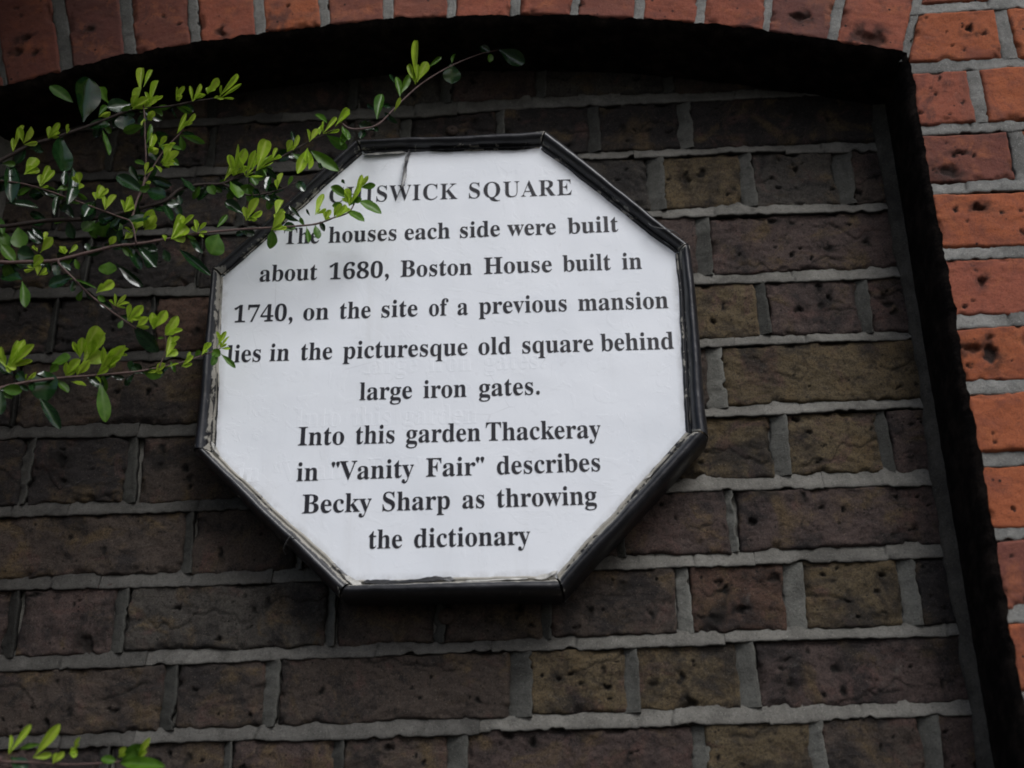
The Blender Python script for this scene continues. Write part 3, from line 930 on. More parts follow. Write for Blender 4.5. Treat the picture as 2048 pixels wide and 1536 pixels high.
# ---- lettering, word by word
def px_line(line, x):
    (xa, ya), (xb, yb) = line
    return ya+(yb-ya)*(x-xa)/(xb-xa)
GLYPHS = {
    ',': (219, '59,-118 111,-94 147,-59 169,-17 176,26 171,66 157,97 134,116 105,123 81,119 63,107 50,89 46,66 50,43 60,26 75,15 95,10 98,-19 93,-50 80,-78 59,-99'),
    '.': (219, '109,111 86,106 67,93 54,74 49,51 54,28 67,9 86,-4 109,-9 132,-4 151,9 164,28 169,51 164,74 151,93 132,106'),
    '0': (559, '280,-10 237,-7 198,2 164,16 135,36 110,61 89,91 71,126 58,165 47,208 40,255 35,305 34,359 35,413 40,463 47,509 58,552 71,591 89,625 110,654 135,679 164,699 199,713 237,721 281,724 322,721 360,713 393,699 422,679 446,654 468,625 486,590 500,552 511,508 519,462 523,412 525,358 523,304 519,254 511,208 500,165 486,126 468,91 446,61 421,36 392,16 359,2 321,-7;280,55 306,60 326,75 342,100 353,135 360,179 366,231 369,290 370,358 369,426 366,485 360,537 353,580 342,615 327,639 306,654 281,659 255,654 235,639 218,615 207,580 199,537 194,485 190,426 189,358 190,290 194,231 199,179 207,135 218,100 234,75 255,60'),
    '1': (559, '97,0 97,53 179,53 202,57 217,67 222,75 226,87 228,101 229,118 229,619 161,544 145,531 130,522 115,517 100,515 78,520 59,535 52,546 46,559 43,573 42,589 110,613 196,666 266,718 378,718 378,118 381,91 388,70 403,57 429,53 510,53 510,0'),
    '4': (559, '180,0 180,53 208,53 224,54 240,56 253,60 266,66 277,74 284,87 289,104 290,125 290,186 13,186 13,247 297,714 436,714 436,252 540,252 540,186 436,186 436,125 438,104 442,87 449,74 460,66 473,60 487,56 502,54 518,53 531,53 531,0;83,252 290,252 290,427 292,522 297,619 282,587 259,545 235,503 218,475'),
    '6': (559, '293,-10 257,-8 223,-1 192,11 163,27 137,47 113,73 93,103 76,139 62,179 53,224 47,275 45,330 46,371 49,410 55,448 62,485 72,519 84,552 99,582 115,610 134,635 155,657 178,677 204,694 232,707 262,716 295,722 330,724 361,723 388,720 413,715 434,709 451,700 467,691 479,680 490,668 497,655 503,642 506,628 507,614 505,599 500,585 492,572 480,560 464,549 443,542 418,537 387,536 382,596 362,646 345,660 321,665 293,661 268,648 246,626 227,597 211,559 199,513 191,461 186,401 240,427 257,432 277,435 300,437 324,438 367,435 406,424 440,407 470,384 493,354 510,318 521,277 524,231 520,180 509,134 491,93 466,57 433,28 393,7 347,-6;296,56 314,58 330,66 344,78 357,96 366,118 373,147 378,181 379,221 377,259 373,291 365,318 355,340 341,356 325,368 307,375 287,377 273,376 259,373 245,368 230,362 186,329 188,262 195,205 205,158 219,121 235,92 254,72 274,60'),
    '7': (559, '165,0 431,605 168,605 145,602 128,592 116,576 110,554 104,504 44,504 49,714 526,714 526,665 250,0'),
    '8': (559, '273,-10 233,-8 197,-3 165,5 136,16 111,30 89,46 71,65 56,86 45,108 36,131 32,156 30,182 33,213 40,241 53,266 71,288 92,307 117,326 146,344 177,361 149,379 124,398 103,419 85,440 71,463 61,488 55,514 53,542 54,565 59,588 65,609 75,631 88,650 104,668 124,684 148,698 176,709 208,718 244,722 285,724 335,721 378,712 414,696 445,675 468,648 485,618 495,585 498,549 496,521 489,495 477,473 462,454 442,437 419,420 392,403 363,387 405,365 440,343 469,320 491,297 508,273 520,247 527,219 529,189 525,145 512,105 491,71 462,43 424,20 381,3 330,-7;302,421 319,432 334,444 346,458 356,472 363,488 368,507 371,528 372,551 362,606 356,618 349,630 340,640 331,649 320,656 307,662 294,665 279,666 260,664 243,658 228,648 216,634 206,617 200,598 195,577 194,554 196,529 201,508 210,489 222,474 238,460 256,446 278,433;278,47 302,49 324,56 343,67 360,82 373,101 382,122 388,146 390,172 388,195 381,217 371,236 356,254 336,270 310,287 280,304 244,321 228,309 213,296 199,281 188,265 178,247 171,226 166,203 165,178 167,150 173,125 182,103 196,84 213,68 232,56 254,49'),
    'A': (650, '-13,0 -13,27 1,28 13,32 25,37 35,45 45,56 54,71 64,89 73,111 307,694 334,693 572,129 612,51 621,41 632,33 645,29 660,27 660,0 341,0 341,27 376,30 402,37 417,50 422,68 406,121 376,197 154,197 117,105 113,88 111,72 116,52 129,38 152,30 184,27 190,27 190,0;169,239 360,239 263,475'),
    'B': (659, '24,0 24,26 47,28 67,33 82,39 93,48 101,60 107,77 110,97 111,122 111,549 103,614 92,633 76,645 23,653 23,678 328,678 443,668 525,639 574,590 590,522 580,466 549,422 498,389 427,368 513,343 574,307 611,257 623,196 619,152 605,113 583,80 553,52 514,29 468,13 414,3 354,0;271,375 280,375 317,377 348,383 373,392 392,406 406,424 416,448 422,478 424,514 423,546 418,573 411,596 401,614 387,628 370,638 348,644 322,646 294,643 280,633 276,624 273,613 272,599 271,582;330,36 360,38 385,45 406,57 422,73 433,94 441,121 446,153 448,191 446,230 439,262 428,289 413,309 392,324 365,335 333,342 294,344 271,344 271,97 274,68 284,50 301,39'),
    'C': (697, '382,-16 333,-13 288,-5 245,10 205,30 168,54 135,84 107,117 83,156 64,197 50,242 42,289 39,340 42,390 50,437 64,481 84,523 108,560 137,594 169,623 207,648 247,667 291,682 337,690 386,693 422,691 460,684 502,672 547,655 577,648 594,651 607,659 617,673 624,693 650,693 650,459 625,459 606,503 584,542 559,577 531,606 499,630 466,646 432,657 395,660 316,640 259,579 225,478 214,337 227,205 264,111 327,54 414,35 444,37 474,43 503,53 533,67 562,84 589,105 614,130 638,158 666,132 610,67 544,21 468,-7'),
    'E': (658, '21,0 21,25 45,26 65,30 81,36 93,44 101,56 107,72 111,92 112,116 112,549 111,579 107,603 101,621 93,634 81,642 66,648 47,652 24,653 24,678 594,678 594,476 571,476 562,519 549,555 530,583 507,605 477,621 440,632 396,639 345,641 298,638 285,632 277,621 272,578 272,366 288,366 319,368 346,375 368,385 386,401 400,421 412,446 422,477 429,514 453,514 453,176 428,176 425,204 420,229 414,251 407,270 397,286 386,299 373,309 359,318 342,323 322,328 300,330 276,331 272,331 272,100 273,83 275,69 280,59 286,52 295,47 307,44 323,42 343,41 378,42 410,45 440,50 467,58 491,67 513,79 534,94 552,112 569,132 585,156 599,183 612,213 640,213 599,0'),
    'F': (602, '23,0 23,26 47,29 67,34 82,41 93,50 101,62 107,79 110,100 111,125 111,558 110,583 106,603 100,619 92,630 80,638 64,645 45,650 21,653 21,678 586,678 586,476 562,476 556,505 549,532 540,554 529,574 516,591 501,605 482,617 462,626 437,633 409,638 378,641 342,642 298,640 277,627 271,593 271,368 283,368 314,370 340,377 363,387 381,403 396,423 408,448 417,479 423,516 450,516 450,176 424,176 418,217 409,251 397,278 382,299 364,314 341,324 313,331 281,333 271,333 271,120 280,64 292,46 312,35 382,26 382,0'),
    'H': (779, '23,0 23,26 47,28 67,32 82,39 93,47 101,59 107,75 110,95 111,120 111,564 110,586 106,605 101,620 93,631 81,640 66,646 47,651 24,653 24,678 360,678 360,653 304,643 288,633 278,618 271,564 271,373 509,373 509,564 502,618 493,633 477,643 420,653 420,678 755,678 755,653 731,650 712,646 697,639 686,632 679,621 673,606 670,587 669,564 669,120 670,97 673,77 679,61 687,49 697,40 712,33 732,28 755,26 755,0 420,0 420,26 444,28 463,32 479,38 490,46 498,57 504,73 508,94 509,120 509,329 271,329 271,120 272,95 275,75 281,59 289,47 300,39 316,32 336,28 360,26 360,0'),
    'I': (388, '20,0 20,26 43,29 63,34 79,40 91,48 100,58 107,73 111,90 112,112 112,576 111,597 107,614 102,627 94,637 83,643 67,648 46,651 20,653 20,678 364,678 364,653 340,651 319,648 303,643 292,637 283,627 277,614 273,597 272,576 272,115 279,66 289,50 307,39 366,26 366,0'),
    'K': (760, '24,0 24,26 48,28 68,32 83,39 94,47 102,59 108,75 111,95 112,120 112,564 111,586 107,605 102,620 94,632 82,640 67,647 48,651 25,653 25,678 361,678 361,653 305,643 289,633 279,618 272,564 272,348 478,556 496,576 509,593 516,609 519,623 514,636 498,646 471,651 433,653 433,678 723,678 723,653 710,653 665,646 618,624 567,588 513,537 403,424 690,69 725,37 773,26 773,0 418,0 418,26 456,27 479,31 493,40 497,51 495,60 491,70 482,83 471,98 297,318 272,295 272,120 273,95 277,75 282,59 290,47 301,39 317,32 337,28 361,26 361,0'),
    'Q': (782, '563,-172 469,-161 390,-129 326,-76 278,-1 242,13 209,31 179,51 151,75 126,100 104,129 85,159 70,192 57,227 48,263 43,300 41,339 43,376 48,411 56,446 67,479 81,510 98,539 118,566 141,592 166,614 193,635 222,652 254,667 287,679 321,687 357,692 395,694 431,692 466,687 500,679 532,668 562,653 591,636 618,616 642,594 664,569 684,542 701,512 716,481 727,448 735,413 740,377 742,339 738,280 726,226 705,175 676,128 640,86 597,50 548,22 492,0 524,-53 563,-90 609,-113 662,-120 732,-109 737,-137 692,-152 648,-163 605,-170;395,18 470,38 523,98 555,199 566,339 563,413 554,478 539,533 518,579 492,614 461,640 426,655 387,660 312,640 259,580 227,479 216,339 219,265 228,201 243,146 265,100 291,64 321,39 356,23'),
    'R': (704, '23,0 23,26 47,28 67,32 82,39 93,47 101,59 107,75 110,95 111,120 111,564 110,586 106,605 101,620 93,631 81,640 66,646 47,651 24,653 24,678 323,678 393,675 454,667 505,653 547,634 579,609 603,578 616,541 621,498 612,441 583,395 536,359 469,333 643,75 674,38 690,29 712,26 715,26 715,0 504,0 300,316 271,316 271,120 272,95 275,75 281,59 289,47 300,39 316,32 336,28 360,26 360,0;271,348 303,348 339,350 370,357 396,369 417,385 432,405 443,432 450,463 452,500 445,562 423,607 386,633 334,642 316,641 301,639 290,635 282,629 277,621 274,609 272,593 271,574'),
    'S': (581, '64,-16 64,235 93,235 107,184 123,140 143,104 166,74 192,51 222,35 256,25 293,22 320,24 344,30 365,40 383,54 397,70 407,89 413,110 415,133 410,164 395,192 370,217 335,238 242,284 201,306 167,329 138,352 115,376 97,402 84,430 77,461 74,494 76,523 81,551 89,576 100,600 114,621 131,639 150,655 172,669 195,680 220,688 247,692 275,694 342,687 420,667 434,664 446,662 467,670 477,694 505,694 505,475 480,475 472,502 462,528 451,551 437,573 422,593 406,610 388,626 370,639 350,649 330,656 310,661 289,662 265,660 243,655 224,647 208,635 195,621 185,604 180,586 178,566 180,547 185,530 193,515 204,501 219,488 236,476 257,463 281,451 377,406 406,392 431,377 454,362 473,347 488,331 502,315 513,298 521,280 527,261 531,241 534,220 535,198 533,167 527,138 518,111 505,86 488,63 468,43 444,26 418,12 389,0 357,-8 323,-13 286,-15 236,-12 187,1 147,14 126,18 103,11 91,-16'),
    'T': (630, '137,0 137,26 162,27 183,31 199,37 212,46 220,58 227,75 231,95 232,120 232,645 222,645 185,642 151,634 122,620 97,601 76,576 61,546 49,512 43,473 16,473 16,678 611,678 611,472 586,472 568,548 531,602 475,634 400,645 392,645 392,120 393,94 397,73 403,57 412,45 424,37 440,31 462,27 488,26 488,0'),
    'U': (733, '369,-19 305,-15 250,-4 205,16 170,43 143,77 124,120 113,172 109,231 109,564 108,586 104,605 99,620 91,631 79,640 64,646 45,651 22,653 22,678 358,678 358,653 302,643 285,633 275,618 269,564 269,208 271,167 277,131 288,101 303,77 322,57 346,44 375,36 409,33 486,46 540,84 573,148 584,237 584,563 583,586 579,604 573,619 565,631 553,639 537,645 515,650 489,653 489,678 706,678 706,653 685,649 668,644 654,636 645,628 638,616 633,602 630,584 629,563 629,270 625,198 613,137 593,87 566,48 529,19 485,-2 431,-15'),
    'V': (637, '316,-19 66,567 34,626 24,636 12,644 -3,649 -21,653 -21,678 314,678 314,653 293,652 274,651 259,648 248,644 232,630 227,610 240,563 385,213 518,562 528,609 523,630 509,643 445,653 445,678 658,678 658,653 643,652 630,649 618,644 608,637 598,626 589,612 579,593 569,570 342,-19'),
    'W': (910, '254,-16 48,585 23,636 4,648 -23,653 -23,678 269,678 269,653 223,643 213,631 209,611 220,555 332,228 448,525 426,594 420,610 414,623 406,633 398,640 388,644 375,648 360,651 341,653 341,678 654,678 654,653 624,650 602,643 589,631 585,613 594,575 706,247 805,550 817,605 813,627 801,641 792,646 780,649 766,652 749,653 749,678 929,678 929,653 915,650 904,644 893,637 885,627 856,565 664,-16 637,-16 470,460 283,-16'),
    'a': (512, '379,-15 346,-11 321,2 305,23 298,52 263,24 225,3 185,-9 142,-13 117,-11 96,-6 76,4 60,17 47,33 38,51 32,72 30,94 34,126 46,154 66,180 95,203 131,223 177,244 232,264 296,283 296,359 295,379 292,395 286,409 278,421 268,429 255,435 239,439 220,440 192,438 171,432 159,422 155,408 169,382 179,363 183,344 178,320 164,301 153,293 142,288 129,285 115,284 100,285 87,289 76,294 67,303 59,313 53,324 50,337 49,352 51,369 55,385 63,400 73,415 87,428 103,439 121,449 141,458 163,465 188,470 213,473 241,474 291,472 332,464 366,452 392,435 411,413 425,385 433,352 436,313 436,93 439,59 453,51 477,62 490,41 465,16 438,-1 409,-12;225,50 259,61 296,94 296,252 243,234 206,206 184,170 176,125 179,92 188,69 204,55'),
    'b': (537, '64,-17 64,578 63,599 62,617 59,629 55,638 39,649 12,654 12,678 206,678 206,415 232,441 261,459 294,470 329,474 355,472 379,467 401,458 423,445 442,429 459,411 473,389 486,365 496,338 503,310 508,280 509,247 507,210 502,175 493,143 481,112 465,84 447,59 425,38 402,19 375,4 347,-7 318,-13 286,-15 253,-11 220,-1 188,17 156,42 79,-17;272,21 296,24 317,34 333,50 345,73 354,104 360,141 364,186 365,238 364,281 360,318 353,349 344,374 332,393 316,406 297,414 274,417 252,413 231,402 215,383 206,360 206,102 210,67 223,41 243,26'),
    'c': (437, '232,-15 204,-13 178,-7 153,2 129,16 107,33 88,53 71,75 56,101 44,129 36,159 31,190 29,223 31,258 37,292 46,323 60,353 76,379 96,403 118,424 143,442 170,456 198,467 228,473 260,475 294,473 324,467 350,458 373,444 390,427 403,409 410,388 413,365 409,340 397,321 377,308 352,304 326,308 307,321 296,343 292,373 293,389 294,404 291,421 284,433 270,440 252,442 215,432 188,401 172,350 167,279 169,228 176,183 188,145 204,114 224,89 248,71 274,61 304,57 330,60 356,70 380,85 404,107 424,90 384,44 339,11 288,-8'),
    'd': (551, '208,-15 183,-13 159,-7 136,2 116,16 96,32 79,52 65,74 52,99 42,126 35,156 30,186 29,219 31,256 35,291 43,324 54,354 67,381 83,405 101,425 121,443 143,456 167,466 191,472 217,474 250,470 281,460 308,442 332,417 332,597 328,623 316,641 307,646 294,650 280,653 262,654 262,678 475,678 475,112 476,95 477,81 480,69 484,61 498,48 526,41 526,16 484,14 438,8 387,-1 332,-15 332,58 309,26 280,3 247,-10;255,42 278,47 301,62 311,72 320,84 327,98 332,113 332,360 324,383 307,402 296,409 285,414 272,417 259,418 237,415 219,406 205,392 194,372 186,345 180,312 176,273 175,228 176,184 179,146 185,113 193,87 204,67 218,53 235,45'),
    'e': (448, '229,-15 201,-13 174,-7 149,2 126,16 105,32 86,52 69,76 55,102 44,131 36,163 31,197 29,234 31,268 36,300 44,330 56,358 71,384 88,406 107,426 130,443 153,457 179,466 206,472 234,474 275,470 311,460 343,442 371,417 393,386 408,349 418,306 421,258 421,247 174,247 182,167 206,109 244,75 297,63 326,67 353,79 378,100 402,128 424,108 384,54 339,16 287,-7;173,286 300,286 300,320 299,349 297,375 293,396 288,413 280,425 269,435 256,440 240,442 211,433 190,407 177,364 173,303'),
    'f': (318, '22,0 22,24 59,33 74,52 78,109 78,412 24,412 24,462 78,462 78,526 81,563 90,596 105,625 126,649 152,668 183,681 219,689 259,692 289,690 315,685 338,676 357,664 372,649 383,632 390,614 392,595 391,580 388,567 382,555 375,546 356,533 334,529 310,533 291,544 279,560 275,582 287,626 292,635 294,644 288,656 268,660 243,655 229,640 220,581 220,462 303,462 303,412 220,412 220,97 221,76 224,60 228,47 235,38 244,32 258,28 276,25 297,24 297,0'),
    'g': (487, '217,-209 171,-207 132,-202 98,-193 71,-181 49,-166 34,-149 24,-131 21,-111 26,-88 41,-68 67,-52 102,-38 73,-21 52,-1 39,21 35,45 37,63 42,80 51,95 63,110 79,124 99,138 124,151 152,164 100,190 63,224 40,266 33,316 35,339 39,360 48,380 59,399 73,415 90,430 109,443 131,454 154,463 179,469 206,473 234,474 263,473 292,469 320,462 347,453 472,453 472,399 399,399 414,377 425,354 432,329 434,303 433,282 428,262 421,243 411,225 398,209 384,195 367,182 348,172 327,164 305,158 281,154 256,153 234,154 211,155 187,151 168,141 154,125 150,106 154,92 165,81 184,75 210,73 261,73 298,72 332,70 361,66 386,60 407,53 425,43 439,32 451,19 459,4 465,-14 469,-33 470,-55 466,-89 454,-119 434,-146 406,-168 370,-186 326,-199 275,-206;234,185 251,187 264,193 275,203 284,217 289,235 294,257 296,284 297,314 296,345 294,371 289,393 284,411 275,425 264,434 251,440 234,442 218,440 204,434 193,425 185,411 178,393 174,371 171,345 170,314 171,284 174,257 178,235 185,217 193,203 204,193 218,187;239,-173 306,-168 354,-154 382,-131 392,-98 387,-76 371,-62 359,-57 344,-54 326,-52 305,-51 144,-51 129,-63 118,-77 111,-92 109,-108 111,-121 117,-133 127,-144 141,-154 159,-162 181,-168 208,-172'),
    'h': (567, '27,0 27,24 52,28 67,38 75,56 78,83 78,594 76,621 68,639 53,650 28,655 28,678 220,678 220,397 250,431 284,455 321,469 362,474 419,464 460,434 484,385 492,315 492,83 495,56 502,39 517,28 541,24 541,0 301,0 301,24 308,24 326,28 340,39 347,57 350,83 350,323 341,384 327,399 302,404 279,401 258,391 238,374 220,350 220,83 222,56 230,39 244,28 268,24 268,0'),
    'i': (295, '150,539 135,540 121,544 108,551 97,561 87,572 80,585 76,599 75,614 76,629 80,644 87,656 97,668 108,678 121,685 135,689 150,690 165,689 179,685 192,678 204,668 213,656 220,644 224,629 225,614 224,599 220,585 213,572 203,561 191,551 179,544 165,540;27,0 27,24 52,29 68,38 75,55 78,83 78,375 76,406 70,424 55,433 30,437 31,462 221,462 221,83 223,56 230,39 244,29 268,24 268,0'),
    'k': (534, '26,0 26,24 52,29 68,39 75,56 78,83 78,592 70,640 56,649 30,654 31,678 220,678 220,251 338,369 349,381 357,393 361,404 363,414 360,424 350,431 334,436 311,437 306,437 306,462 514,462 514,437 486,433 459,423 433,408 409,387 331,311 515,51 525,39 536,31 547,26 560,24 560,0 314,0 314,24 323,24 348,30 356,47 345,73 242,219 220,200 220,83 222,56 230,39 244,29 268,24 268,0'),
    'l': (297, '27,0 27,24 52,29 68,38 75,55 78,83 78,592 70,639 56,650 30,654 30,678 221,678 221,83 223,56 230,39 244,29 268,24 268,0'),
    'm': (825, '27,0 27,24 52,28 67,38 75,56 78,83 78,377 76,404 68,423 53,434 28,438 28,462 218,462 218,394 248,429 280,454 315,469 353,474 399,469 435,453 461,426 477,389 508,426 542,453 580,469 622,474 678,464 718,434 742,385 750,315 750,83 752,56 760,39 774,28 798,24 798,0 562,0 562,24 586,28 600,39 608,57 610,83 610,323 601,384 587,399 562,404 541,401 520,391 501,375 483,353 483,83 485,57 493,39 507,28 530,24 530,0 297,0 297,24 321,28 335,39 343,57 345,83 345,323 336,384 322,399 297,404 274,401 254,391 235,374 218,350 218,83 220,57 227,40 241,29 264,24 264,0'),
    'n': (567, '27,0 27,24 52,28 67,38 75,56 78,83 78,377 76,404 68,423 53,434 28,438 28,462 220,462 220,398 250,431 283,455 321,469 362,474 419,464 460,434 484,385 492,315 492,83 495,56 502,39 517,28 541,24 541,0 301,0 301,24 308,24 326,28 340,39 347,57 350,83 350,323 341,384 327,399 302,404 279,401 258,391 238,374 220,350 220,83 222,56 230,39 244,28 268,24 268,0'),
    'o': (501, '251,-15 219,-13 189,-7 161,3 135,17 111,34 90,55 71,78 56,105 44,133 35,163 30,195 28,229 30,264 35,296 44,327 56,356 71,382 90,405 111,425 135,443 161,456 189,466 218,472 250,474 282,472 311,466 339,457 365,443 389,426 410,406 428,383 444,357 456,328 465,298 470,264 472,229 470,194 465,161 456,131 444,102 428,76 410,53 389,33 366,16 340,2 312,-7 283,-13;251,17 270,20 287,27 300,40 311,58 324,121 327,229 326,289 323,338 317,376 309,403 299,421 285,435 270,442 251,445 231,442 214,434 201,421 191,403 184,376 178,338 175,290 174,230 178,122 191,58 202,40 215,27 231,20'),
    'p': (553, '26,-207 26,-184 60,-175 75,-150 78,-95 78,362 77,383 76,400 73,413 69,422 55,433 29,439 29,462 213,462 213,391 238,428 268,454 303,470 343,475 369,473 393,467 415,458 436,444 455,427 472,407 486,385 499,360 508,332 515,302 520,271 521,238 520,202 515,169 508,137 498,108 485,80 470,56 453,35 434,18 412,3 389,-7 364,-13 338,-15 303,-11 272,1 244,20 220,48 220,-86 226,-147 235,-164 249,-175 294,-183 294,-207;291,42 312,45 330,54 345,68 356,88 365,115 371,148 375,186 376,230 375,273 372,310 366,342 359,369 349,389 335,403 318,411 296,414 274,410 254,398 236,378 220,350 220,102 233,76 249,57 269,46'),
    'q': (542, '260,-207 260,-183 280,-181 297,-179 309,-175 319,-170 329,-152 333,-124 333,43 307,18 278,0 246,-10 211,-14 185,-12 161,-7 138,2 117,15 98,31 81,50 66,71 53,96 43,122 36,151 31,181 30,214 32,251 37,286 46,318 59,349 75,377 93,402 115,423 139,442 165,456 192,467 222,473 253,475 287,472 320,461 352,444 383,419 460,477 476,477 476,-124 479,-151 486,-169 501,-179 527,-183 527,-207;266,44 288,48 309,59 325,77 333,100 333,359 329,394 317,419 296,434 267,439 243,436 223,427 207,411 195,389 186,360 179,324 175,282 174,232 175,187 179,149 186,116 195,90 207,70 223,56 242,47'),
    'r': (428, '27,0 27,24 52,29 68,38 75,55 78,83 78,375 77,392 76,406 73,417 69,425 55,433 30,437 31,462 217,462 217,375 231,398 245,417 261,434 279,449 296,460 313,468 330,472 347,474 367,473 384,469 398,462 410,453 419,441 426,428 430,413 431,396 427,370 414,349 394,336 369,331 346,334 331,344 308,372 296,383 281,387 261,380 241,360 233,345 227,327 223,308 222,286 222,83 226,55 237,38 246,32 258,28 274,26 294,24 294,0'),
    's': (429, '225,-15 204,-14 181,-9 156,-2 129,9 109,13 89,6 76,-13 53,-13 53,157 79,157 87,127 99,101 112,78 129,58 148,42 167,31 188,24 209,22 226,23 242,26 255,32 266,40 275,49 281,60 285,73 286,87 283,107 273,125 256,142 232,156 159,193 135,206 113,221 96,236 81,252 70,269 62,288 57,307 55,328 58,358 65,386 78,411 97,433 119,451 146,465 176,472 210,475 247,471 296,458 307,456 317,454 332,459 343,475 363,475 363,330 340,330 331,355 320,378 307,397 293,413 276,425 259,434 241,439 222,441 207,440 194,437 182,432 173,426 160,408 156,386 160,364 172,346 218,315 285,282 309,269 329,255 346,241 360,226 370,208 377,189 382,166 383,141 380,107 372,77 359,50 340,27 316,9 289,-5 259,-12'),
    't': (340, '184,-14 156,-12 133,-7 113,3 98,16 87,32 79,53 74,77 72,106 72,415 30,415 30,446 131,550 192,631 215,631 215,462 309,462 309,415 215,415 215,122 223,76 233,64 250,60 267,63 282,73 295,89 307,111 331,98 305,49 271,14 231,-7'),
    'u': (558, '195,-15 163,-12 136,-5 114,8 97,26 84,48 75,75 70,107 68,144 68,369 67,385 66,399 63,411 59,421 43,433 17,438 17,462 211,462 211,110 214,87 225,69 241,57 263,53 285,56 305,64 324,78 340,98 340,369 339,387 337,401 334,413 329,422 312,434 282,438 282,462 482,462 482,104 485,76 493,58 509,49 536,44 536,19 493,17 446,11 395,0 340,-15 340,60 327,43 312,29 295,16 277,5 258,-4 238,-10 217,-14'),
    'v': (456, '212,-15 57,369 33,419 18,432 -4,437 -4,462 244,462 244,438 232,438 202,431 192,411 194,399 275,182 351,376 359,405 356,419 345,430 328,436 303,438 303,462 454,462 454,439 430,430 414,415 387,362 238,-15'),
    'w': (647, '182,-15 25,394 9,424 -16,437 -16,462 206,462 206,437 178,431 170,411 172,396 178,376 248,189 314,350 299,396 282,430 250,439 250,462 481,462 481,437 450,430 440,411 441,401 443,390 500,210 569,381 576,410 573,422 566,430 530,439 530,462 663,462 663,439 645,435 633,424 613,384 453,-15 430,-15 332,293 208,-15'),
    'y': (447, '78,-209 60,-208 43,-203 28,-196 15,-186 4,-174 -4,-159 -8,-143 -10,-125 -6,-101 7,-79 16,-70 27,-64 39,-60 53,-59 77,-63 95,-73 107,-91 111,-113 111,-121 110,-130 115,-143 128,-147 137,-145 147,-138 158,-126 170,-110 193,-66 209,-7 54,373 37,410 23,428 -5,437 -7,437 -7,462 241,462 241,437 202,431 194,423 191,409 193,397 198,382 276,177 343,359 352,387 354,408 351,422 342,431 302,437 302,462 446,462 446,437 427,432 413,418 386,361 241,-36 193,-143 181,-160 168,-174 155,-186 142,-195 128,-201 113,-205 96,-208'),
}
LINES = [
 (((658,406.5),(1144,390)), 31.5, [('CHISWICK',658,915),('SQUARE',938,1144)], .0),
 (((567,489),(1237,463.5)), 32, [('The',567,638),('houses',657,793),('each',809,900),('side',920,1000),('were',1015,1112),('built',1136,1237)], 0),
 (((519,563.5),(1284,537.5)), 33, [('about',519,634),('1680,',658,778),('Boston',801,944),('House',968,1104),('built',1126,1222),('in',1245,1284)], 0),
 (((467,645),(1337,615.5)), 34, [('1740,',467,585),('on',606,657),('the',679,741),('site',763,835),('of',858,897),('a',915,936),('previous',958,1134),('mansion',1157,1337)], 0),
 (((453,725),(1348,697.5)), 35, [('lies',453,521),('in',539,578),('the',601,664),('picturesque',686,935),('old',957,1022),('square',1045,1187),('behind',1202,1348)], 0),
 (((719,800.5),(1080,788.5)), 35.5, [('large',719,824),('iron',847,933),('gates.',958,1080)], 0),
 (((596,891),(1202,875.5)), 37, [('Into',596,688),('this',711,789),('garden',812,961),('Thackeray',972,1202)], 0),
 (((593,962.5),(1201,942)), 37.5, [('in',593,636),('"Vanity',662,828),('Fair"',852,969),('describes',994,1201)], 0),
 (((604,1027),(1194,1008.5)), 38, [('Becky',604,743),('Sharp',765,900),('as',925,969),('throwing',994,1194)], 0),
 (((737,1097.5),(1061,1089)), 38.5, [('the',737,804),('dictionary',828,1061)], 0),
]
def glyph(ch):
    if ch == '"':      # two drop-shaped quote marks
        def drop(cx):
            pts = []
            for t in range(14):
                a = math.pi*(-.15+1.3*t/13)
                pts.append((cx+72*math.cos(a), 600+72*math.sin(a)))
            pts.append((cx-6, 445)); pts.append((cx+12, 445))
            return pts
        return 330, [drop(85), drop(255)]
    a, s_ = GLYPHS[ch]
    cs = [[tuple(map(int, q.split(','))) for q in c.split(' ')] for c in s_.split(';')]
    if ch in ',.': cs = [[(x*1.25, y*1.25) for x, y in c] for c in cs]; a = 270
    return a, cs

GCACHE = {}
def glyph_mesh(ch, ext, weight, bevel):
    key = (ch, ext, weight, bevel)
    if key in GCACHE: return GCACHE[key]
    adv, cs = glyph(ch)
    k = 50000.0                     # letters are about 14 mm high; units of 1/1000 em
    cu = bpy.data.curves.new('glyph', 'CURVE'); cu.dimensions = '2D'; cu.fill_mode = 'BOTH'
    cu.extrude = ext*k/1000; cu.offset = weight*k/1000; cu.bevel_depth = bevel*k/1000; cu.bevel_resolution = 1
    for c in cs:
        sp = cu.splines.new('POLY'); sp.points.add(len(c)-1); sp.use_cyclic_u = True
        for i, p in enumerate(c): sp.points[i].co = (p[0]/1000, p[1]/1000, 0, 1)
    tmp = bpy.data.objects.new('tmp', cu); scene.collection.objects.link(tmp)
    dg = bpy.context.evaluated_depsgraph_get()
    me = bpy.data.meshes.new_from_object(tmp.evaluated_get(dg))
    bpy.data.objects.remove(tmp)
    v = np.zeros(len(me.vertices)*3); me.vertices.foreach_get('co', v); v = v.reshape(-1, 3)
    v[:, :2] *= 1000; v[:, 2] /= k/1000
    fs = [tuple(p.vertices) for p in me.polygons]
    bpy.data.meshes.remove(me)
    GCACHE[key] = (adv, v, fs)
    return GCACHE[key]

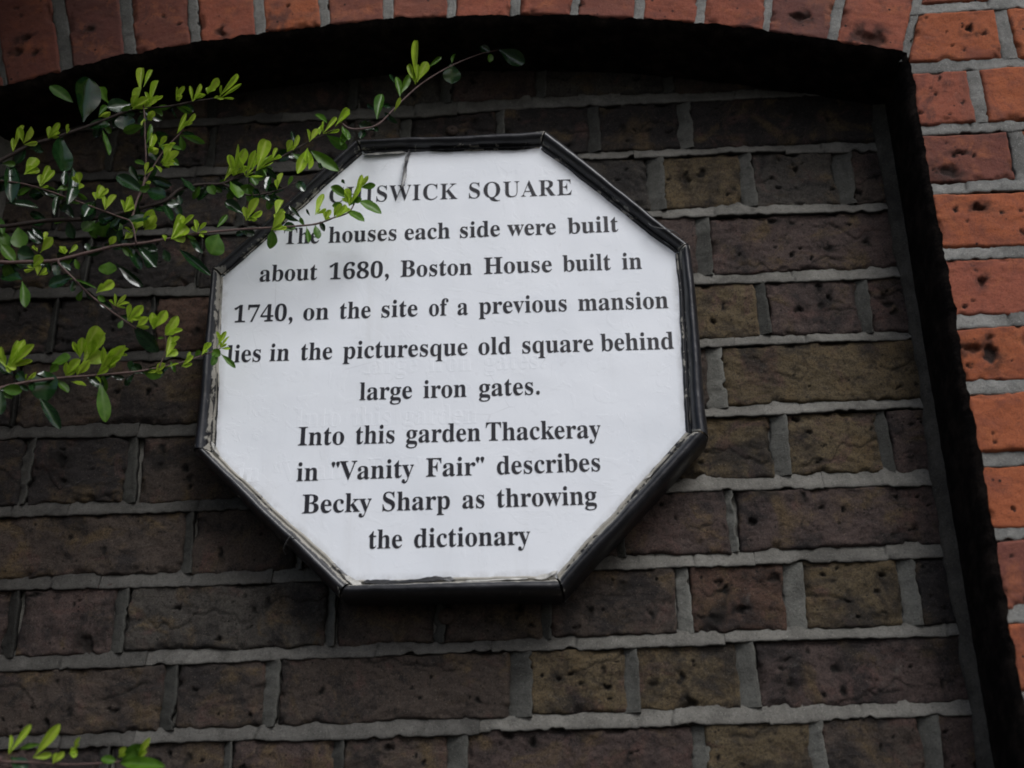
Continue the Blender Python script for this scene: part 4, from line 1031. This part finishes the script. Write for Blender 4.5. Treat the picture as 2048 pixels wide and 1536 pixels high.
def words_mesh(name, line, capw, words, mat, parent, y, ext, weight=0.0, dx=0, dy=0, bevel=0):
    allv = []; allf = []
    for (w, pa, pb) in words:
        pa, pb = pa+dx, pb+dx
        A_ = np.array(at(pa, px_line(line, pa-dx)+dy, YP)); B_ = np.array(at(pb, px_line(line, pb-dx)+dy, YP))
        H_ = np.array(at(pa, px_line(line, pa-dx)+dy-capw, YP))
        hgt = (H_[1]-A_[1])
        base = B_-A_
        x = 0; glyphs = []
        for i, ch in enumerate(w):
            adv, gv_, gf_ = glyph_mesh(ch, ext, weight, bevel)
            glyphs.append((x, gv_, gf_)); x += adv + (45 if w.isupper() and len(w) > 3 else 0)
        mn = min(gx_+g[:, 0].min() for gx_, g, _ in glyphs); mxx = max(gx_+g[:, 0].max() for gx_, g, _ in glyphs)
        sx = 1/(mxx-mn)
        sc_ = hgt/(714 if w[0].isdigit() else 690)
        perp = np.array([-base[1], base[0]])/np.hypot(*base)
        for gx_, g, fs in glyphs:
            q = A_[None] + base[None]*((gx_+g[:, :1]-mn)*sx) + perp[None]*g[:, 1:2]*sc_
            b0 = len(allv)
            allv += [(a*U, b*U, c) for (a, b), c in zip(q, g[:, 2])]
            allf += [tuple(i+b0 for i in f) for f in fs]
    me = bpy.data.meshes.new(name); me.from_pydata(allv, [], allf); me.update()
    co = np.zeros(len(me.vertices)*3); me.vertices.foreach_get('co', co); co = co.reshape(-1, 3)
    X, Zz, D = co[:, 0], co[:, 1], co[:, 2]
    wave = (fbm((X+3)*16, (Zz+Z0)*16, 0, 5, 3)-.5)*.0016
    co2 = np.stack([X, YP*U+y+wave-D, Zz+Z0], 1)
    me.vertices.foreach_set('co', co2.ravel()); me.update()
    me.flip_normals()
    me.materials.clear(); me.materials.append(mat)
    at_ = me.attributes.new('grime', 'FLOAT', 'POINT')
    o = bpy.data.objects.new(name, me); scene.collection.objects.link(o)
    o.parent = parent; o.matrix_parent_inverse = parent.matrix_world.inverted()
    return o
for (line, cap, words, k_) in LINES:
    o = words_mesh('text_line', line, cap, words, M_LETTER, panel, -.00035, .00012,
               weight=-.00012 if words[0][0] == 'CHISWICK' else 0)
    o['label'] = 'black lettering reading ' + ' '.join(w[0] for w in words).replace('"', '')
# faint raised outlines of the older lettering under the white paint
for li, dx, dy in ((7, -118, 2), (6, -8, -36), (5, 10, -52)):
    line, cap, words, k_ = LINES[li]
    o = words_mesh('old_lettering', line, cap*1.05, words[:3], M_PANEL, panel, .00006, .00006, dx=dx, dy=dy, bevel=.00011)
    o['label'] = 'older lettering showing faintly through the white paint'

# ---- loose film, putty and wires round the edge of the board
def ribbon(name, pts, w, mat, parent, y=-.001, seed=0, curl=.002, thick=.0006):
    """pts: (px, py[, y offset]) pixels of the centre line on the board; w in metres"""
    P_ = []
    for p in pts:
        yo = p[2] if len(p) > 2 else 0
        v = at3(p[0], p[1], YP); v.y += y - yo
        P_.append(np.array(v))
    P_ = np.array(P_)
    Ls = np.concatenate([[0], np.cumsum(np.linalg.norm(np.diff(P_, axis=0), axis=1))])
    m = max(8, int(Ls[-1]/.0015)); t = np.linspace(0, Ls[-1], m)
    C = np.stack([np.interp(t, Ls, P_[:, k]) for k in range(3)], 1)
    for k in range(3): C[1:-1, k] = (C[:-2, k]+C[1:-1, k]*2+C[2:, k])/4
    T = np.gradient(C, axis=0); T /= np.linalg.norm(T, axis=1, keepdims=True)
    S_ = np.cross(T, np.array([0, -1., 0])); S_ /= np.linalg.norm(S_, axis=1, keepdims=True)
    ww = w*(.45+1.1*fbm(t*120+seed, 0*t, 0, seed, 4))
    ww *= np.clip(np.minimum(t, Ls[-1]-t)/.004, .15, 1)
    rows = []
    for (s_, h_) in ((-1, 0), (-.5, -.4), (0, -.6), (.5, -.9), (1, -1.4), (1.0, -1.4+thick/curl), (.5, -.9+thick/curl), (0, -.6+thick/curl), (-.5, -.4+thick/curl), (-1, thick/curl)):
        q = C + S_*(ww*s_*.5)[:, None]
        q[:, 1] += h_*curl*(.5+noise(t*40+seed, 0*t, 0, seed+3))
        rows.append(q)
    rows.append(rows[0])
    V = np.stack(rows, 1).reshape(-1, 3)
    return link_mesh(name, V, grid_faces(m, len(rows)), mat, parent, {'grime': np.zeros(len(V))}, True)
RB = [
 ('paint_flake', [(822,300,0),(815,318,.001),(812,340,.004),(811,362,.006),(806,386,.009)], .0034, M_FILM),
 ('paint_flake', [(726,1164),(780,1166),(830,1163),(880,1158),(912,1161)], .0050, M_FILM),
 ('paint_flake', [(1178,1108),(1215,1062),(1255,1018),(1290,978)], .0042, M_FILM),
 ('paint_flake', [(1300,960),(1335,915),(1358,885)], .0034, M_FILM),
 ('paint_flake', [(590,1082),(640,1128),(690,1160)], .0040, M_FILM),
 ('paint_flake', [(432,900),(437,800),(436,745)], .0022, M_FILM),
 ('paint_flake', [(452,945),(500,1000),(560,1058)], .0034, M_FILM),
 ('paint_flake', [(860,301),(960,298),(1060,296)], .0028, M_FILM),
 ('putty_strip', [(728,312),(770,309),(812,306)], .0042, M_PUTTY),
 ('putty_strip', [(690,1152),(712,1168),(726,1174)], .0060, M_PUTTY),
 ('putty_strip', [(1068,1158),(1095,1153),(1116,1142)], .0045, M_PUTTY),
 ('putty_strip', [(1288,960),(1305,946)], .0042, M_PUTTY),
 ('putty_strip', [(433,730),(440,640),(446,570)], .0026, M_PUTTY),
 ('putty_strip', [(425,885),(432,900),(440,912)], .0036, M_PUTTY),
 ('putty_strip', [(1383,690),(1382,760),(1380,850)], .0014, M_PUTTY),
 ('putty_strip', [(930,1163),(1000,1160),(1060,1158)], .0026, M_PUTTY),
]
for i, (nm, pts, w, mt) in enumerate(RB):
    ribbon(nm, pts, w, mt, board, y=-.0016, seed=200+i*7)

def tube(name, P_, r_, mat, parent, n=6, link=True):
    P_ = [Vector(p) for p in P_]
    m = len(P_)
    rs = r_ if isinstance(r_, (list, tuple, np.ndarray)) else [r_]*m
    V = []; 
    up = Vector((.12, -.35, .93)).normalized()
    for i in range(m):
        T = (P_[min(i+1, m-1)]-P_[max(i-1, 0)]).normalized()
        a = T.cross(up)
        if a.length < .1: a = T.cross(Vector((1, 0, 0)))
        a.normalize(); b = a.cross(T)
        for k in range(n):
            t = 2*math.pi*k/n
            V.append(tuple(P_[i]+a*(math.cos(t)*rs[i])+b*(math.sin(t)*rs[i])))
    F = [(i*n+k, i*n+(k+1) % n, (i+1)*n+(k+1) % n, (i+1)*n+k) for i in range(m-1) for k in range(n)]
    F += [tuple(range(n))[::-1], tuple((m-1)*n+k for k in range(n))]
    if not link: return V, F
    return link_mesh(name, V, F, mat, parent)
def smooth_path(pts, k=6):
    """Catmull-Rom through 3-D points"""
    P_ = [Vector(p) for p in pts]; P_ = [P_[0]*2-P_[1]] + P_ + [P_[-1]*2-P_[-2]]
    o = []
    for i in range(1, len(P_)-2):
        for j in range(k):
            t = j/k
            a, b, c, d = P_[i-1], P_[i], P_[i+1], P_[i+2]
            o.append(.5*((2*b)+(c-a)*t+(2*a-5*b+4*c-d)*t*t+(3*b-a-3*c+d)*t**3))
    o.append(P_[-2]); return o
for pts in ([(566,1103,.012),(569,1098,-.004),(584,1080,-.012),(592,1078,-.010),(601,1087,-.003)],
            [(1296,452,-.006),(1305,462,-.010),(1326,468,-.012),(1345,469,-.008),(1358,466,.004)],
            [(1190,1090,-.004),(1178,1096,-.012),(1175,1106,-.012),(1178,1116,.004)]):
    tube('wire_clip', smooth_path([at3(a, b, 0)+Vector((0, c, 0)) for a, b, c in pts]), .0006, M_WIRE, board)

# ======================================================== the shrub
shrub = empty('shrub', (-2.75*U, -.62*U, 0),
              'shrub with lime green shoots and glossy dark leaves reaching over the white board', 'shrub')
STEM = Vector((-2.75*U, -.62*U, 0))
def stem_pt(z): return Vector((STEM.x+.02*math.sin(z*4), STEM.y+.015*math.cos(z*5), z))
stem = tube('stem', [stem_pt(z) for z in np.linspace(-.02, 2.75, 40)], [.013*(1-.65*i/39) for i in range(40)], M_BARK, shrub, 10)

LEAF_CACHE = {}
def leaf_mesh(kind, var):
    """unit leaf: length 1 along +X, width 1 across Y, blade up +Z; obovate, folded along the midrib"""
    key = (kind, var)
    if key in LEAF_CACHE: return LEAF_CACHE[key]
    r = random.Random(hash(str(key)) % 999 if False else var*7+ord(kind))
    nu, nv = 15, 7
    r0 = r.uniform(-.25, .35)
    V = []; A_ = []
    fold = r.uniform(.10, .36) if kind == 'y' else r.uniform(.04, .20)
    bend = r.uniform(-.10, .22) if kind == 'y' else r.uniform(-.28, .12)
    twist = r.uniform(-.35, .35)
    peak = r.uniform(.58, .70) if kind == 'y' else r.uniform(.50, .66)
    for i in range(nu):
        u = 1-(1-i/(nu-1))**1.7
        ea, eb = (1.50, .74) if kind == 'y' else (1.05, .72)
        ea += r0; pk = ea/(ea+eb)
        w = (u**ea*(1-u)**eb)/(pk**ea*(1-pk)**eb)
        w = max(w, .06*(1-u))*.5
        for j in range(nv):
            v = -1+2*j/(nv-1)
            y = v*w
            z = abs(v)**1.3*w*fold*2 + bend*(u-.0)**2 + .018*math.sin(u*14+v*3+var)*abs(v)
            a = twist*u
            V.append((u, y*math.cos(a)-z*math.sin(a)*.25, z+y*math.sin(a)))
            A_.append(1.0 if j == nv//2 else (.35 if (i+abs(j-3)) % 3 == 0 and 0 < j < nv-1 else 0))
    F = [(i*nv+j, (i+1)*nv+j, (i+1)*nv+j+1, i*nv+j+1) for i in range(nu-1) for j in range(nv-1)]
    me = bpy.data.meshes.new('leaf'); me.from_pydata(V, [], F)
    me.polygons.foreach_set('use_smooth', np.ones(len(F), bool))
    q = me.attributes.new('vein', 'FLOAT', 'POINT'); q.data.foreach_set('value', np.array(A_, np.float32))
    me.materials.append(LEAFM[kind])
    LEAF_CACHE[key] = me
    return me
lr = random.Random(77)
def place_leaf(kind, base, tip, width, parent, nrm=None, name='leaf'):
    d = tip-base; L = d.length
    X = d.normalized()
    if nrm is None:
        view = (cam.location-base).normalized()
        nrm = (view + Vector((lr.uniform(-.5, .5), lr.uniform(-.35, .35), lr.uniform(-.25, .65)))).normalized()
    Zv = (nrm - X*nrm.dot(X)).normalized(); Yv = Zv.cross(X)
    me = leaf_mesh(kind, lr.randint(0, 15))
    o = bpy.data.objects.new(name, me); scene.collection.objects.link(o)
    zs = (L*.5+width*.5)
    M_ = Matrix(((X.x*L, Yv.x*width, Zv.x*zs, base.x), (X.y*L, Yv.y*width, Zv.y*zs, base.y), (X.z*L, Yv.z*width, Zv.z*zs, base.z), (0, 0, 0, 1)))
    o.parent = parent
    o.matrix_parent_inverse = parent.matrix_world.inverted()
    o.matrix_world = M_
    return o

# branches: pixel polyline, depth at start and end (layout units), radius at start and end (mm), material
BR = {
 'A': ([(-40,338),(0,321),(60,290),(102,278),(188,248),(256,222),(290,217),(342,212),(386,203),(441,195)], -.50, -.26, 3.0, .7, 0),
 'B': ([(263,441),(273,403),(287,369),(292,325),(290,273),(289,232),(286,205)], -.36, -.34, 1.5, .7, 1),
 'b': ([(287,369),(307,333),(328,301),(359,267),(376,243)], -.35, -.33, 1.1, .6, 1),
 'C': ([(-40,352),(0,361),(44,367),(85,378),(137,396),(188,415),(239,434),(263,446),(273,489)], -.46, -.36, .9, .9, 1),
 'D': ([(-40,456),(10,453),(96,441),(191,437),(267,420),(328,403),(359,379),(403,369),(444,367),(485,349),(533,330),(581,304),(625,280),(666,260),(692,236)], -.42, -.16, 2.9, .8, 0),
 'd': ([(444,367),(495,390),(547,383),(595,364)], -.26, -.20, 1.2, .6, 0),
 'E': ([(-40,528),(20,525),(82,523),(116,520),(164,508),(232,492),(273,488),(328,479),(386,468),(478,459),(533,456),(581,453),(632,448),(666,436),(698,424),(712,398),(719,378),(731,358)], -.46, -.11, 2.4, .6, 1),
 'F': ([(116,520),(120,530),(147,557),(178,588),(212,615),(246,639),(272,657)], -.43, -.38, 1.4, .8, 1),
 'G': ([(-40,786),(0,776),(44,766),(109,757),(188,751),(267,744),(308,737),(359,726),(410,709),(441,697)], -.44, -.09, 2.2, .6, 1),
 'f': ([(318,735),(327,712),(333,690),(329,668)], -.28, -.27, .7, .5, 1),
 'H': ([(-40,1518),(0,1523),(63,1525),(140,1529),(223,1525),(270,1518),(297,1490)], -.44, -.36, 1.5, .6, 1),
 'I': ([(681,246),(705,258),(752,251),(786,220),(810,196),(841,169),(878,145),(919,124),(964,107),(997,100)], -.165, -.02, 1.3, .5, 1),
}
LEAVES = {
'A': """26,304,48,253,10,y 47,287,62,253,16,y 47,290,75,284,9,y 96,277,118,246,11,y 98,275,117,261,7,y 133,267,137,248,6,y 197,234,222,222,11,y
197,232,213,208,9,g 166,244,178,154,50,d 217,207,191,166,21,g 146,205,99,171,21,g 264,207,215,214,26,d 248,228,252,259,34,d 262,214,273,189,14,y
266,218,285,177,20,y 264,218,297,197,12,y 280,184,285,138,16,y 287,174,305,142,10,y 297,212,318,164,14,y 297,205,325,191,6,y 296,213,311,195,12,y
352,201,369,173,9,y 352,201,365,191,8,y 385,203,400,168,9,y 390,198,412,190,8,y 415,188,436,156,15,y 414,186,430,174,13,y 437,195,474,149,11,y
441,196,482,167,7,y 427,196,448,197,5,y 205,259,217,312,14,g 121,269,125,340,46,d 342,213,356,237,8,d 240,222,262,214,9,g""",
'B': """295,240,309,222,12,y 288,236,284,252,5,y 297,308,304,268,14,y 296,304,318,297,14,y 318,294,334,273,10,y 290,349,297,325,8,y 290,366,302,364,6,y
299,375,279,380,12,g 292,386,232,350,22,d 290,379,330,393,24,d 270,420,258,395,10,y 250,425,268,410,10,y 279,365,262,332,12,d 291,330,270,322,9,g 292,290,306,247,9,g""",
'b': """354,267,372,229,8,y 369,253,389,227,9,y 362,270,407,284,11,g 328,321,345,292,17,y 325,331,360,304,14,y 321,325,350,325,10,y 301,354,345,371,15,d
328,303,319,285,10,g 336,296,352,286,7,y 340,290,362,300,9,g 310,330,322,345,9,y""",
'C': """48,349,73,317,21,y 80,373,99,330,12,y 82,373,109,340,11,y 82,376,97,371,4,y 159,369,157,345,13,y 157,378,167,370,11,y 113,380,136,373,11,g
191,400,202,372,15,y 195,397,215,378,8,y 210,420,233,391,13,y 249,424,260,395,10,y 130,341,130,373,12,d 145,335,145,402,20,d 18,326,25,402,22,d 25,330,37,394,13,d
12,406,78,412,16,d 191,403,165,441,24,d 188,402,168,433,20,d 120,378,108,430,9,d 150,385,175,398,10,g""",
'D': """448,362,465,325,12,y 467,345,472,289,9,y 468,349,490,297,18,y 466,352,473,336,9,y 492,354,512,301,12,y 513,342,531,285,25,y 505,340,515,308,12,y
502,352,511,372,16,g 492,354,526,353,5,y 543,321,554,296,8,y 547,318,561,311,7,y 574,304,584,280,13,y 586,301,597,270,10,y 619,284,635,258,12,y 639,270,648,251,8,y
646,267,672,236,9,y 670,253,694,220,14,y 680,246,699,226,10,y 460,362,478,396,25,g 615,296,594,349,20,y 586,308,612,326,14,g 622,301,678,342,20,g 653,270,690,297,19,g
654,246,631,226,12,g 362,355,386,386,14,d 417,369,427,386,16,g 533,352,520,325,10,g 684,252,696,282,16,g 690,262,684,287,12,g 600,305,583,262,8,d 636,325,646,337,8,d
191,441,165,462,20,g 208,438,206,471,38,g 230,442,232,462,24,g 327,407,345,442,13,d 35,452,44,497,28,g 55,462,82,486,17,d -8,430,6,468,16,g 96,441,60,425,13,d 300,410,330,425,14,d
400,372,386,398,11,g 150,438,128,410,14,d""",
'd': """554,379,564,345,10,y 533,383,540,352,12,d 595,362,607,379,16,d 506,378,521,390,11,d 495,376,504,407,14,g 545,384,553,400,8,d 575,372,585,352,7,g 520,388,538,398,10,d""",
'E': """263,455,283,431,11,y 260,461,293,446,13,y 287,455,306,419,20,y 289,460,312,429,16,y 249,478,263,465,10,y 219,490,232,473,12,y 270,470,262,438,6,y
342,478,362,432,18,y 345,478,375,455,22,y 362,455,388,430,9,y 393,465,389,440,9,y 394,464,414,446,7,y 434,455,455,429,9,g 492,441,518,397,17,y 495,434,516,438,9,y
488,428,450,402,19,d 543,460,567,424,17,y 551,430,567,402,17,y 547,461,574,455,8,y 437,468,427,504,38,g 273,490,313,537,14,d 328,499,338,523,14,d 359,499,418,547,15,d
219,524,215,549,32,g 232,526,287,573,14,d 150,518,157,538,9,g 630,431,650,393,13,y 632,429,652,417,8,y 671,436,702,421,11,y 698,412,719,368,10,y 719,378,736,351,9,y
722,375,749,370,12,g 705,404,690,378,12,y 712,393,722,352,12,y 698,412,716,392,14,g 706,402,722,398,12,g 668,434,684,408,12,y 650,440,662,420,10,y 560,455,548,428,11,y 610,452,600,436,9,g 708,405,661,375,14,g 719,402,762,421,20,g 695,422,728,441,17,g 664,412,685,409,12,g 630,450,638,474,15,g 613,453,618,486,9,g 640,443,649,462,9,d
599,443,568,429,10,d 602,436,579,412,7,d 690,368,683,359,6,d 620,432,612,418,5,d 681,430,692,410,11,y 80,506,106,475,17,y 87,482,92,464,8,y 75,504,66,493,5,y
66,535,82,511,17,y 130,508,124,493,11,y 138,507,153,490,9,y 75,551,77,534,9,y 78,551,92,535,7,y 69,538,50,542,7,y 70,511,36,506,28,d 40,537,2,526,24,d
44,559,4,548,26,d 44,562,53,610,15,g 2,488,29,524,20,g 400,466,408,476,5,y 330,482,326,470,7,y 372,471,390,478,5,g 380,470,400,505,10,d 180,506,172,486,9,d""",
'F': """192,586,225,564,17,y 196,592,208,601,10,g 230,612,229,592,4,y 231,612,251,589,7,y 232,612,260,607,5,y 255,641,261,608,9,y 255,641,286,611,16,y 273,653,298,635,14,y
305,658,310,632,9,y 307,658,333,621,17,y 255,641,276,640,4,y 268,655,320,703,27,d 150,559,190,572,5,g 246,640,238,655,8,g""",
'f': """330,670,356,632,16,y 332,671,352,661,9,y 332,714,343,672,17,y 341,688,360,674,9,y 341,709,350,703,9,y 329,676,315,676,5,g""",
'G': """12,736,36,681,18,y 14,736,49,679,15,y 20,734,69,690,15,y 10,731,33,738,12,y 165,728,192,652,34,y 177,716,217,668,20,y 160,716,165,675,15,y 131,752,159,718,16,y
154,750,180,721,15,y 51,762,72,744,6,y 193,751,228,697,13,y 205,738,252,690,20,y 210,742,246,720,14,y 235,708,258,699,6,y 200,764,213,839,22,g 142,763,174,772,7,y
88,742,89,797,44,d 80,797,122,857,17,d 26,751,-8,725,26,d 33,746,49,758,16,d 104,727,142,715,22,g 100,745,116,728,12,g 310,744,332,727,13,y 296,745,312,743,5,y
330,735,358,728,6,y 341,722,350,742,7,g 363,733,387,712,9,y 372,720,381,704,6,y 403,710,419,686,9,y 407,704,420,685,7,y 434,694,453,663,9,y 441,690,432,663,7,y
441,697,461,697,6,y 441,707,471,736,9,g 434,708,424,730,12,g 441,697,458,673,9,y 425,700,440,712,16,g 262,727,282,744,17,d 260,742,264,722,12,d 190,752,202,766,4,y
60,764,70,782,12,d 110,757,98,775,16,d 390,712,400,700,8,g""",
'H': """17,1509,61,1450,10,y 66,1516,120,1448,15,y 105,1527,129,1504,9,y 139,1506,155,1509,13,y 147,1499,161,1474,6,y 237,1515,253,1494,9,y 276,1515,299,1476,9,y
244,1520,290,1492,22,g 21,1513,52,1540,20,d 87,1488,35,1495,9,g 234,1523,202,1516,12,g 240,1525,330,1533,20,g 262,1500,280,1512,14,g""",
'I': """754,239,762,183,17,g 752,220,733,208,8,d 766,210,781,213,9,d 769,225,793,246,12,d 788,224,801,195,8,y 800,193,795,148,12,g 800,190,819,150,14,g 794,172,779,147,6,d
831,169,838,90,14,y 834,165,853,124,18,y 857,135,884,112,7,g 832,164,827,152,7,y 902,128,904,167,34,d 904,126,909,104,8,g 981,104,961,94,16,d 982,108,980,122,12,g
998,99,1050,127,30,d 752,257,718,248,18,d 730,255,720,278,12,d 747,250,756,262,9,d 740,252,752,262,9,d""",
}
BO = {}
placed = []
for key, (pl, y0, y1, r0, r1, tw) in BR.items():
    n_ = len(pl)
    Ls = [0]
    for i in range(n_-1): Ls.append(Ls[-1]+math.hypot(pl[i+1][0]-pl[i][0], pl[i+1][1]-pl[i][1]))
    pts = [at3(a, b, y0+(y1-y0)*Ls[i]/Ls[-1]) for i, (a, b) in enumerate(pl)]
    if pl[0][0] < -20:                       # runs on to the stem outside the picture
        zs = pts[0].z-.10 if key not in 'H' else pts[0].z-.06
        p0 = stem_pt(zs)
        mid = p0.lerp(pts[0], .55)+Vector((0, -.004, .012))
        pts = [p0, mid] + pts
    path = smooth_path(pts, 5)
    m_ = len(path)
    rad = [(r0+(r1-r0)*i/(m_-1))*.001*(1+.12*math.sin(i*1.9)) for i in range(m_)]
    b = tube('branch', path, rad, M_TWIG if tw else M_BARK, shrub, 8)
    BO[key] = b
    # leaves
    for tok in LEAVES[key].replace('\n', ' ').split():
        a, b_, c, d, w, kd = tok.split(',')
        a, b_, c, d, w = map(float, (a, b_, c, d, w))
        # depth of the nearest point of the branch
        best = min(path, key=lambda p: (pix(p)[0]-a)**2+(pix(p)[1]-b_)**2)
        yb = best.y/U
        if kd == 'd': yb += .012
        if kd == 'y': yb -= .010
        base = at3(a, b_, yb)
        Lp = math.hypot(c-a, d-b_)*.00057
        tipY = yb + lr.uniform(-.45, .35)*Lp/U
        tip = at3(c, d, tipY)
        kind = kd
        place_leaf(kind, base, tip, w*.00060*(1.0 if kd == 'y' else 1.1), b)
        placed.append((kind, base, tip, w*.0006))
# smaller leaves too many to pick apart: companions of the young shoots, and older leaves behind them
extra = {'y': [[], [], []], 'g': [[], [], []], 'd': [[], [], []]}
def extra_leaf(kind, base, tip, width):
    X = (tip-base).normalized(); L = (tip-base).length
    view = (cam.location-base).normalized()
    nn = (view + Vector((lr.uniform(-.6, .6), lr.uniform(-.35, .35), lr.uniform(-.3, .6)))).normalized()
    Zv = (nn-X*nn.dot(X)).normalized(); Yv = Zv.cross(X)
    me = leaf_mesh(kind, lr.randint(0, 15)); zs = (L+width)*.5
    q = np.zeros(len(me.vertices)*3); me.vertices.foreach_get('co', q); q = q.reshape(-1, 3)
    M3 = np.array([[X.x*L, Yv.x*width, Zv.x*zs], [X.y*L, Yv.y*width, Zv.y*zs], [X.z*L, Yv.z*width, Zv.z*zs]])
    V_, F_, A_ = extra[kind]; b0 = len(V_)
    V_ += list((q @ M3.T)+np.array(base)); F_ += [tuple(v+b0 for v in p.vertices) for p in me.polygons]
    A_ += [d.value for d in me.attributes['vein'].data]
for (kd, base, tip, w) in placed:
    if kd == 'y' and (tip-base).length > .006:
        for q in range(lr.choice([0, 1, 1, 2])):
            d = tip-base; a = lr.choice([-1, 1])*lr.uniform(.3, .8)
            vx = (cam.location-base).normalized()
            d2 = Matrix.Rotation(a, 3, vx) @ d * lr.uniform(.45, .85)
            extra_leaf('y', base, base+d2, w*lr.uniform(.5, .85))
nl = 0
for key, cnt_ in (('A', 20), ('C', 24), ('D', 42), ('E', 34), ('F', 9), ('G', 18), ('B', 9), ('b', 7), ('d', 7)):
    vs = BO[key].data.vertices; nvt = len(vs)
    for q in range(cnt_):
        c = vs[lr.randint(int(nvt*.12), int(nvt*.85))].co.copy()
        if pix(c)[0] < -10 or pix(c)[0] > 600: continue
        c.y += .003
        a = lr.uniform(-1.9, 1.9)
        dd = Vector((math.sin(a), lr.uniform(.0, .6), -math.cos(a)*.8+.1)).normalized()*lr.uniform(.012, .028)
        extra_leaf(lr.choice('dddg'), c, c+dd, dd.length*lr.uniform(.36, .60))
for key in BO:                          # the same branches outside the picture, towards the stem
    if key not in 'ACDEGH': continue
    vs = [v.co.copy() for v in BO[key].data.vertices if pix(v.co)[0] < -45]
    for q in range(int(22)):
        if not vs: break
        c = vs[lr.randint(0, len(vs)-1)]
        for kk_ in range(2):
            kd = lr.choice('yygd')
            dd = Vector((lr.uniform(-.7, .5), lr.uniform(-.6, .4), lr.uniform(-.3, 1))).normalized()*lr.uniform(.012, .026)
            if pix(c+dd)[0] > -20: continue
            extra_leaf(kd, c, c+dd, dd.length*lr.uniform(.38, .6))
for kd, nm in (('y', 'young_leaves'), ('g', 'green_leaves'), ('d', 'dark_leaves')):
    o = link_mesh(nm, extra[kd][0], extra[kd][1], LEAFM[kd], shrub, {'vein': extra[kd][2]}, True); o['kind'] = 'stuff'
# foliage of the same shrub outside the left edge of the picture
rs = random.Random(9)
V = []; F = []; A_ = []
sv = []; sf = []
for i in range(5):                      # plain leaves of sixteen triangles
    r_ = random.Random(40+i); q = []
    for a in range(5):
        u = (0, .22, .5, .78, 1)[a]; w = (.03, .36, .5, .36, .02)[a]
        for v in (-1, 0, 1): q.append((u, v*w, abs(v)*w*.35 - r_.uniform(.05, .22)*u*u))
    sv.append(np.array(q)); sf.append([(a*3+b, a*3+3+b, a*3+4+b, a*3+1+b) for a in range(4) for b in range(2)])
cnt = 0
twV = []; twF = []
for t_ in range(90):
    z = rs.uniform(.5, 2.75)
    p0 = stem_pt(z)
    dirv = Vector((rs.uniform(-1, .45), rs.uniform(-.9, .25), rs.uniform(-.1, .8))).normalized()
    Lb = rs.uniform(.08, .22)
    p1 = p0+dirv*Lb
    x1, y1_ = pix(p1)
    if x1 > -70 and -150 < y1_ < 1700: continue
    if p1.y > YF*U-.02: continue
    b0 = len(twV)
    v_, f_ = tube('x', [p0, p0.lerp(p1, .5)+Vector((0, 0, .01)), p1], [.0016, .0012, .0006], None, None, 5, link=False)
    twV += v_; twF += [tuple(i+b0 for i in q) for q in f_]
    for l_ in range(14):
        c = p0.lerp(p1, rs.uniform(.2, 1))
        dd = (dirv*.4+Vector((rs.uniform(-1, 1), rs.uniform(-1, .6), rs.uniform(-.4, 1)))).normalized()*rs.uniform(.018, .036)
        e_ = c+dd
        xx, yy = pix(e_)
        if xx > -30 and -100 < yy < 1640: continue
        if e_.y > YF*U-.006: continue
        X = dd.normalized(); L = dd.length
        nn = Vector((rs.uniform(-.5, .5), -1, rs.uniform(0, 1))).normalized()
        Zv = (nn-X*nn.dot(X)).normalized(); Yv = Zv.cross(X)
        k_ = rs.randint(0, 4); q = sv[k_]; w = L*rs.uniform(.35, .6)
        M3 = np.array([[X.x*L, Yv.x*w, Zv.x*L*.7], [X.y*L, Yv.y*w, Zv.y*L*.7], [X.z*L, Yv.z*w, Zv.z*L*.7]])
        b0 = len(V)
        V += list((q @ M3.T)+np.array(c)); F += [tuple(i+b0 for i in f) for f in sf[k_]]
        A_ += [0.0]*len(q)
# added crown, unseen above the picture, placed to shade the upper left
crown = []  # bough paths of the added shade crown
for t_ in range(26):
    top = Vector((rs.uniform(-.78, -.16), rs.uniform(-.78, -.20), rs.uniform(2.62, 3.15)))
    p0 = stem_pt(rs.uniform(2.3, 2.74))
    path = smooth_path([p0, p0.lerp(top, .5)+Vector((-.06, -.03, .18)), top], 8)
    path = [p for p in path]
    crown.append(path)
    v_, f_ = tube('x', path, [.005*(1-.8*i/(len(path)-1)) for i in range(len(path))], None, None, 6, link=False)
    b0 = len(twV); twV += v_; twF += [tuple(i+b0 for i in q) for q in f_]
    for l_ in range(230):
        c = path[rs.randint(3, len(path)-1)] + Vector((rs.gauss(0, .070), rs.gauss(0, .07), rs.gauss(.02, .06)))
        if c.x > -.10: continue
        if c.y > YF*U-.03: continue
        dd = Vector((rs.uniform(-1, 1), rs.uniform(-1, .6), rs.uniform(-.6, 1))).normalized()*rs.uniform(.028, .048)
        xx, yy = pix(c+dd)
        if yy > -60: continue
        X = dd.normalized(); L = dd.length
        nn = Vector((rs.uniform(-.8, .8), rs.uniform(-1, .2), 1)).normalized()
        Zv = (nn-X*nn.dot(X)).normalized(); Yv = Zv.cross(X)
        k_ = rs.randint(0, 4); q = sv[k_]; w = L*rs.uniform(.4, .65)
        M3 = np.array([[X.x*L, Yv.x*w, Zv.x*L*.7], [X.y*L, Yv.y*w, Zv.y*L*.7], [X.z*L, Yv.z*w, Zv.z*L*.7]])
        b0 = len(V)
        V += list((q @ M3.T)+np.array(c)); F += [tuple(i+b0 for i in f) for f in sf[k_]]
        A_ += [0.0]*len(q)
o = link_mesh('foliage_and_shade_crown', V, F, M_GREEN, shrub, {'vein': A_}, True); o['kind'] = 'stuff'  # side foliage together with the added light-blocking crown
o = link_mesh('twigs_and_shade_crown', twV, twF, M_TWIG, shrub, None, True); o['kind'] = 'stuff'  # includes the boughs of the added crown
